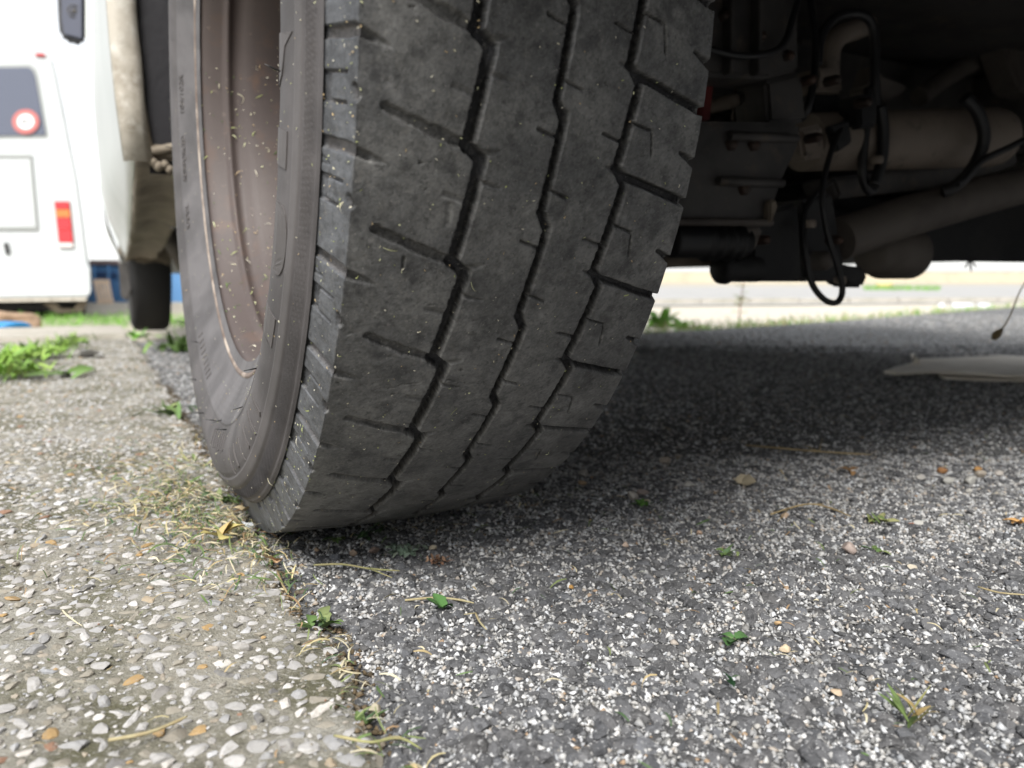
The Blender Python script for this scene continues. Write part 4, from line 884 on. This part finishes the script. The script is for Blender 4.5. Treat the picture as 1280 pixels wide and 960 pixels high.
# weathered board under the van
o0 = gp(1110, 466); bb = bmesh.new()
def brd(pts, z0, z1, name, parent, m):
    P = [gp(x, y, z1) for x, y in pts]; b = MB(); b.prism([p-o0 for p in P], (0, 0, z0-z1), .002); return b.done(name, m, parent)
board = empty('broken_board', tuple(o0), label='broken grey board lying flat under the van', category='board')
brd([(1104, 463), (1135, 454), (1150, 448), (1200, 446), (1250, 444), (1290, 446), (1420, 450), (1420, 476), (1280, 470), (1220, 466), (1170, 464), (1120, 466)], .009, .014, 'upper_layer', board, M['board'])
brd([(1172, 467), (1205, 466), (1250, 468), (1420, 470), (1420, 484), (1270, 474), (1240, 474), (1180, 471)], .001, .006, 'lower_layer', board, M['board'])
MB().tube([gp(1146, 452, .022)-o0, gp(1140, 443, .022)-o0], [.006, .003], 6).done('splinter', M['board'], board)

# ------------------------------------------------------------------ beyond the van, right: weeds, strips, road, low wall
def strip(name, a, b, z, m, **p):                # a, b: near and far edges as pixel lists on the yard's level
    return sheet(name, [tuple(gp(x, y, z)[:2]) for x, y in a]+[tuple(gp(x, y, z)[:2]) for x, y in b[::-1]], z, m, **p)
strip('gravel_strip', [(700, 421), (1000, 407), (1330, 384)], [(700, 386), (1000, 383), (1330, 378)], ZY+.004, mat('pale_gravel', (.55, .50, .42), .9, [((.42, .38, .31), .45, .7, 12, .8), ((.66, .62, .55), .5, .7, 40, .6)]), kind='structure')
strip('road', [(300, 385), (1000, 381), (1500, 376)], [(300, 360), (1000, 358), (1500, 356)], ZY+.008, M['road'], kind='structure')
# kerb along the road: a row of stones, each its own piece
kerb = empty('kerb', (0, 0, ZY), kind='structure'); kxs = [(690+k*62) for k in range(11)]
kmesh = {}
for a, c in zip(kxs, kxs[1:]):
    p, q = gp(a, 381.5-(a-690)*.006, ZY), gp(c, 381.5-(c-690)*.006, ZY); d = (q-p); L = np.linalg.norm(d)*.985; ang_ = math.atan2(d[1], d[0])
    b = MB(); b.box((0, 0, 0), (L, .12, .055+random.uniform(-.004, .004)), .008)
    o = b.done('kerb_stone', M['kerbc'], kerb, (p[0], p[1], 0)); o.rotation_euler = (0, 0, ang_)
w0, w1 = gp(560, 353.6, ZY), gp(1500, 353.6, ZY); d = w1-w0; L = np.linalg.norm(d)
b = MB(); b.box((0, 0, 0), (L, .3, 1.35), .03); b.box((0, -.05, 1.35), (L, .35, 1.43), .02)
o = b.done('boundary_wall', M['bank'], None, tuple(w0), label='long low beige wall beyond the road, seen under the van', category='wall'); o.rotation_euler = (0, 0, math.atan2(d[1], d[0]))
def bigweed(px, py, D, n, L, Wd, label, h, cols=GREEN, z=None, seed=0, spread=1.0, ups=.9):
    p = at(px, py, D); 
    if z is not None: p = gp(px, py, z)
    return leafy('weed', p, n, L, Wd, label, 'weed', cols, spread, ups, None, h, seed=seed)
BRIGHT = [(.16, .34, .05), (.20, .40, .07), (.12, .26, .05)]
bigweed(828, 417, 0, 30, .085, .040, 'bright green broad leaved weed at the asphalt edge right of the tyre', .07, BRIGHT, ZY, 1, .9)
bigweed(856, 415, 0, 24, .06, .022, 'low green weed next to the broad leaved weed', .02, BRIGHT, ZY, 2, 1.6)
bigweed(890, 414, 0, 14, .05, .014, 'spreading low green weed left of the red stem', .01, BRIGHT, ZY, 3, 2.0, .4)
t0 = gp(922, 412, ZY)
rs = MB().tube([(0, 0, 0), (.01, .0, .10), (.035, .01, .24)], [.004, .003, .002], 6).done('red_stem_weed', mat('red_stem', (.34, .12, .10), .7), None, tuple(t0), label='thin weed with a reddish stem in front of the road', category='weed')
V, F, C = [], [], []
for k in range(14):
    f = RNG.uniform(.3, 1); leaf_geo(V, F, C, (.035*f*f, .0, .24*f), (RNG.normal(), RNG.normal(), .3), (0, 0, 1), .05, .018, -.3, rnd([(.30, .36, .10), (.36, .34, .14)]))
link('leaves', mesh_np('leaves', V, F, True, np.array(C)), M['plants'], rs)
# grass fringe along the asphalt's far edge
S = []
for _ in range(1500):
    f = RNG.uniform(0, 1)**.8; px = 800+530*f; py = np.interp(px, [800, 950, 1100, 1280, 1330], [417, 409, 398, 384, 381])+RNG.normal(0, 1.2)
    p = gp(px, py, ZY+.03); h_ = RNG.uniform(.03, .09)
    S.append((p-np.array([0, 0, .03]), np.array([RNG.normal(), RNG.normal(), .1]), np.array([RNG.normal(0, .4), RNG.normal(0, .4), 1]), h_, RNG.uniform(.003, .007), RNG.normal(0, .7), rnd(BRIGHT+[(.38, .40, .14), (.44, .42, .20)])))
for _ in range(700):
    px = RNG.uniform(1080, 1175); p = gp(px, 362+RNG.normal(0, 1), ZY)
    S.append((p, np.array([RNG.normal(), RNG.normal(), .1]), np.array([RNG.normal(0, .5), RNG.normal(0, .5), 1]), RNG.uniform(.05, .16), RNG.uniform(.01, .02), RNG.normal(0, .7), rnd(BRIGHT)))
for _ in range(900):
    px = RNG.uniform(0, 235); p = gp(px, 404+RNG.normal(0, 4), ZY)
    if p[0] > -.06 and p[1] < 3.0: continue
    S.append((p, np.array([RNG.normal(), RNG.normal(), .1]), np.array([RNG.normal(0, .5), RNG.normal(0, .5), 1]), RNG.uniform(.02, .065), RNG.uniform(.003, .007), RNG.normal(0, .7), rnd(BRIGHT)))
ribbons('grass', S, M['plants'], None, kind='stuff', label='grass fringe along the yard edges')
# yellow stone on the road, bottles glinting by the kerb
yl = gp(1106, 360.5, ZY); T = cyl_templates(3, 1, True, .4, 77)[0]
link('boulder', mesh_np('boulder', T[0]*np.array([.34, .25, .22])+np.array([0, 0, .1]), T[1], True), M['sand'], None, tuple(yl), label='yellow sandy boulder beyond the road under the van', category='boulder')
mwh = mat('glossy_white_plastic', (.75, .78, .82), .2)
for k, px in enumerate((1176, 1190, 1206, 1222)):
    p = gp(px, 387, ZY+.01); b = MB(); b.lathe([(0, 0), (.024, .0), (.026, .01), (.026, .09), (.012, .115), (.010, .13), (0, .131)], (0, 0, .026), 'X', 12)
    o = b.done('plastic_bottle', mwh, None, tuple(p), label=('leftmost', 'second', 'third', 'rightmost')[k]+' shiny white plastic scrap in the row beside the grass edge', category='litter', group='shiny litter on the gravel'); o.rotation_euler = (0, 0, random.uniform(-.6, .6))
# left: slab across, blue bag, weeds, planks, container
sl0, sl1 = gp(10, 431), gp(163, 426); d = sl1-sl0; L = np.linalg.norm(d)
b = MB(); b.box((-1.6, 0, -.05), (L, .55, .022), .012); slab = b.done('concrete_slab', M['kerbc'], None, tuple(sl0), kind='structure'); slab.rotation_euler = (0, 0, math.atan2(d[1], d[0]))
for i, (px, py, n, L_, lab) in enumerate([(20, 478, 26, .075, 'tall leafy weed at the left edge of the cement'), (8, 462, 26, .09, 'bushy weed growing at the far left'), (52, 452, 24, .08, 'leafy green weed in the middle of the left clump'), (78, 440, 18, .07, 'darker weed at the far end of the left clump'), (95, 434, 14, .06, 'small dark weed by the slab')]):
    leafy('weed', gp(px, py, .002), n*4, L_*.62, L_*.085, lab, 'weed', [(.20, .34, .06), (.26, .38, .09), (.15, .26, .06)], 1.5, .8, None, .02, seed=40+i)
for i, (px, py, lab) in enumerate([(60, 471, 'flat green leaf blade lying on the cement by the left weeds'), (105, 467, 'narrow dark green leaf at the end of the flat blade')]):
    leafy('fallen_leaf', gp(px, py, .012), 3, .09, .016, lab, 'leaf', [(.12, .20, .06)], .5, .12, None, 0, seed=60+i)
leafy('weed', gp(168, 424, .0), 12, .045, .016, 'weed sprig between the slab and the front wheel', 'weed', BRIGHT, 1.2, .8, seed=70)
leafy('weed', gp(224, 440, .0), 34, .07, .014, 'grassy weed patch under the van behind the rear tyre', 'weed', [(.10, .17, .05), (.14, .22, .07)], 1.5, .9, seed=71)
leafy('paper_scrap', gp(130, 446, .012), 1, .09, .05, 'flattened white scrap on the cement before the slab', 'scrap', [(.42, .42, .43)], .25, .01, seed=72)
bagp = gp(12, 419, ZY+.015)
V = cyl_templates(3, 1, True, .6, 90)[0]; link('plastic_bag', mesh_np('plastic_bag', V[0]*np.array([.13, .07, .035])+np.array([0, 0, .03]), V[1], True), M['bag'], None, tuple(bagp), label='crumpled bright blue plastic bag at the left edge', category='bag')
V = cyl_templates(3, 1, False, .5, 91)[0]; link('earth_mound', mesh_np('earth_mound', V[0]*np.array([.15, .10, .06])+np.array([0, 0, .02]), V[1], True), mat('brown_earth', (.36, .25, .17), .95, bump=.01, bscale=30), None, tuple(at(8, 407, 3.9)), label='low brown earth mound behind the blue bag', category='mound')

# white camper van facing away on the left
DV = 5.0; def_ = lambda x, y, o=0.0: at(x, y, DV-o)
vb = at(112, 403, DV); vd = ray(60, 260); vd = vd/np.linalg.norm(vd)
fwd = np.array([math.sin(YAW-.50), math.cos(YAW-.50), 0])             # the way it points: away from the camera
pv = empty('parked_van', tuple(vb), label='white van parked at the left, seen from behind', category='van')
def PV(x, y, o=0): return at(x, y, DV-o)-vb
def pvprism(name, pts, o, dep, m, bev=.01, parent=None):
    return MB().prism([PV(x, y, o) for x, y in pts], tuple(fwd*dep), bev).done(name, m, parent or pv)
edge = [(113, 366), (112, 330), (106, 278), (98, 220), (90.5, 184), (80, 130), (72, 92), (67, 73), (60, 63), (40, 55), (-30, 52), (-190, 55)]
M['paint2'] = mat('cool_white_van_paint', (.46, .48, .485), .45, [((.38, .40, .41), .45, .72, 2.5, .6)])
pvprism('body', edge+[(-214, 100), (-214, 366)], 0, 4.2, M['paint2'], .02)
pvprism('window_glass', [(-120, 86), (36, 84), (41, 88), (44, 96), (57, 167), (56, 169), (-120, 171)], .012, .02, M['glass'], .003)
pvprism('window_seal', [(-124, 82), (38, 80), (45, 86), (48, 96), (60, 168), (59, 172), (-124, 174)], .006, .02, M['trim'], .003)
lampf = None
pvprism('tail_light', [(67, 251), (87, 251), (93, 311), (74, 311)], .008, .03, M['trim'], .004)
tl_o = pv.children[-1]
def tl_part(name, f0, f1, m):
    L = lambda f: (68+6.5*f, 252+58*f); Rr = lambda f: (86+6*f, 252+58*f)
    MB().prism([PV(*L(f0), .02), PV(*Rr(f0), .02), PV(*Rr(f1), .02), PV(*L(f1), .02)], tuple(fwd*.02), .003).done(name, m, tl_o)
tl_part('red_lens', 0, .16, M['redlens']); tl_part('amber_lens', .17, .34, M['amber']); tl_part('red_lens', .35, .60, M['redlens']); tl_part('red_lens', .61, .88, M['redlens']); tl_part('clear_lens', .89, .99, M['clear'])
# number-plate recess: a frame of two bars, dark join lines, handle, roof lamp
pvprism('plate_recess', [(-120, 196), (37, 196), (45, 283), (-120, 285)], .004, .01, M['paint2'], .002)
pvprism('recess_frame', [(-120, 193), (38, 193), (38, 197), (-120, 197)], .012, .02, M['trim'], .001); pvprism('recess_frame', [(36, 193), (39, 193), (47, 285), (44, 285)], .014, .02, M['trim'], .001); pvprism('recess_frame', [(-120, 283), (47, 283), (47, 287), (-120, 287)], .016, .02, M['trim'], .001)
pvprism('door_handle', [(4, 304), (9, 303), (12, 316), (7, 318)], .02, .03, M['black'], .003)
pvprism('roof_lamp', [(44, 66), (56, 67), (56, 70), (44, 69)], .02, .04, M['redlens'], .003)
pvprism('bumper', [(-214, 357), (55, 353), (66, 348), (71, 335), (113, 333), (114, 366), (110, 371), (-214, 376)], .035, .12, M['paint2'], .008)
pvprism('bumper_underside', [(-214, 376), (110, 371), (108, 376), (-214, 381)], .02, .1, M['flange'], .004)
pvprism('tow_bracket', [(52, 378), (70, 378), (76, 386), (92, 386), (98, 377), (110, 376), (104, 390), (70, 392), (60, 384)], -.1, .1, M['seal'], .004)
pvprism('underbody', [(-214, 372), (108, 372), (106, 388), (-214, 390)], -.3, 3.6, M['black'], .01)
for px0, px1 in ((80, 100), (-190, -168)):
    c0 = PV((px0+px1)/2, 380, -.9); b = MB(); r_ = .17
    ax_ = np.array([math.cos(YAW-.5), -math.sin(YAW-.5), 0])
    b.tube([c0-ax_*.09+np.array([0, 0, .04]), c0+ax_*.09+np.array([0, 0, .04])], r_, 28); b.done('wheel', M['black'], pv)
sc_ = (32, 152)
stk = MB().prism([PV(sc_[0]+17*math.cos(a), sc_[1]+15.5*math.sin(a), .022) for a in np.linspace(0, 2*PI, 28)[:-1]], tuple(fwd*.004)).done('speed_sticker', M['stick_red'], pv)
MB().prism([PV(sc_[0]+10.5*math.cos(a), sc_[1]+9.5*math.sin(a), .025) for a in np.linspace(0, 2*PI, 28)[:-1]], tuple(fwd*.002)).done('sticker_centre', M['stick_white'], stk)
b = text_mesh('80', 11)
for v in b.verts: v.co = Vector(PV(sc_[0]+v.co.x, sc_[1]-v.co.y, .027))
me = bpy.data.meshes.new('sticker_number'); b.to_mesh(me); b.free(); link('sticker_number', me, M['stick_black'], stk)

# blue container with a stack of planks leaning on it
DC = 9.0; cb = at(130, 398, DC); cont = empty('container', tuple(cb), label='blue steel container far behind between the two vans', category='container')
def CP(x, y, o=0): return at(x, y, DC-o)-cb
MB().prism([CP(70, 330), (CP(262, 330)), CP(262, 398), CP(70, 398)], tuple(fwd*2.0), .02).done('body', M['blue'], cont)
MB().prism([CP(70, 325, .05), CP(262, 325, .05), CP(262, 331, .05), CP(70, 331, .05)], tuple(fwd*.1), .005).done('top_rail', mat('rusty_blue', (.16, .12, .12), .7), cont)
for x in (78, 96, 116, 134, 150, 168, 186, 204): MB().prism([CP(x, 332, .06), CP(x+4, 332, .06), CP(x+4, 398, .06), CP(x, 398, .06)], tuple(fwd*.08), .005).done('rib', M['blue'], cont)
MB().prism([CP(110, 340, .03), CP(146, 340, .03), CP(146, 347, .03), CP(110, 347, .03)], tuple(fwd*.02), .002).done('recess', mat('dark_blue', (.02, .05, .13), .5), cont)
pb_ = at(136, 404, 8.2); pal = empty('pallet', tuple(pb_), label='pale wooden pallet leaning against the blue container', category='pallet')
for k in range(5):
    f = k/5; x0 = 116+21*f; x1 = x0+3.6
    MB().prism([at(x0, 349, 8.5)-pb_, at(x1, 349, 8.5)-pb_, at(x1+10.5, 404, 8.2)-pb_, at(x0+10.5, 404, 8.2)-pb_], tuple(fwd*.03), .004).done('slat', M['wood'], pal)
for y in (352, 376, 400): 
    f = (y-349)/55; MB().prism([at(116+10.5*f, y-2, 8.5-.3*f+.04)-pb_, at(137+10.5*f, y-2, 8.5-.3*f+.04)-pb_, at(137+10.5*f, y+3, 8.5-.3*f+.04)-pb_, at(116+10.5*f, y+3, 8.5-.3*f+.04)-pb_], tuple(fwd*.05), .004).done('batten', M['wood'], pal)
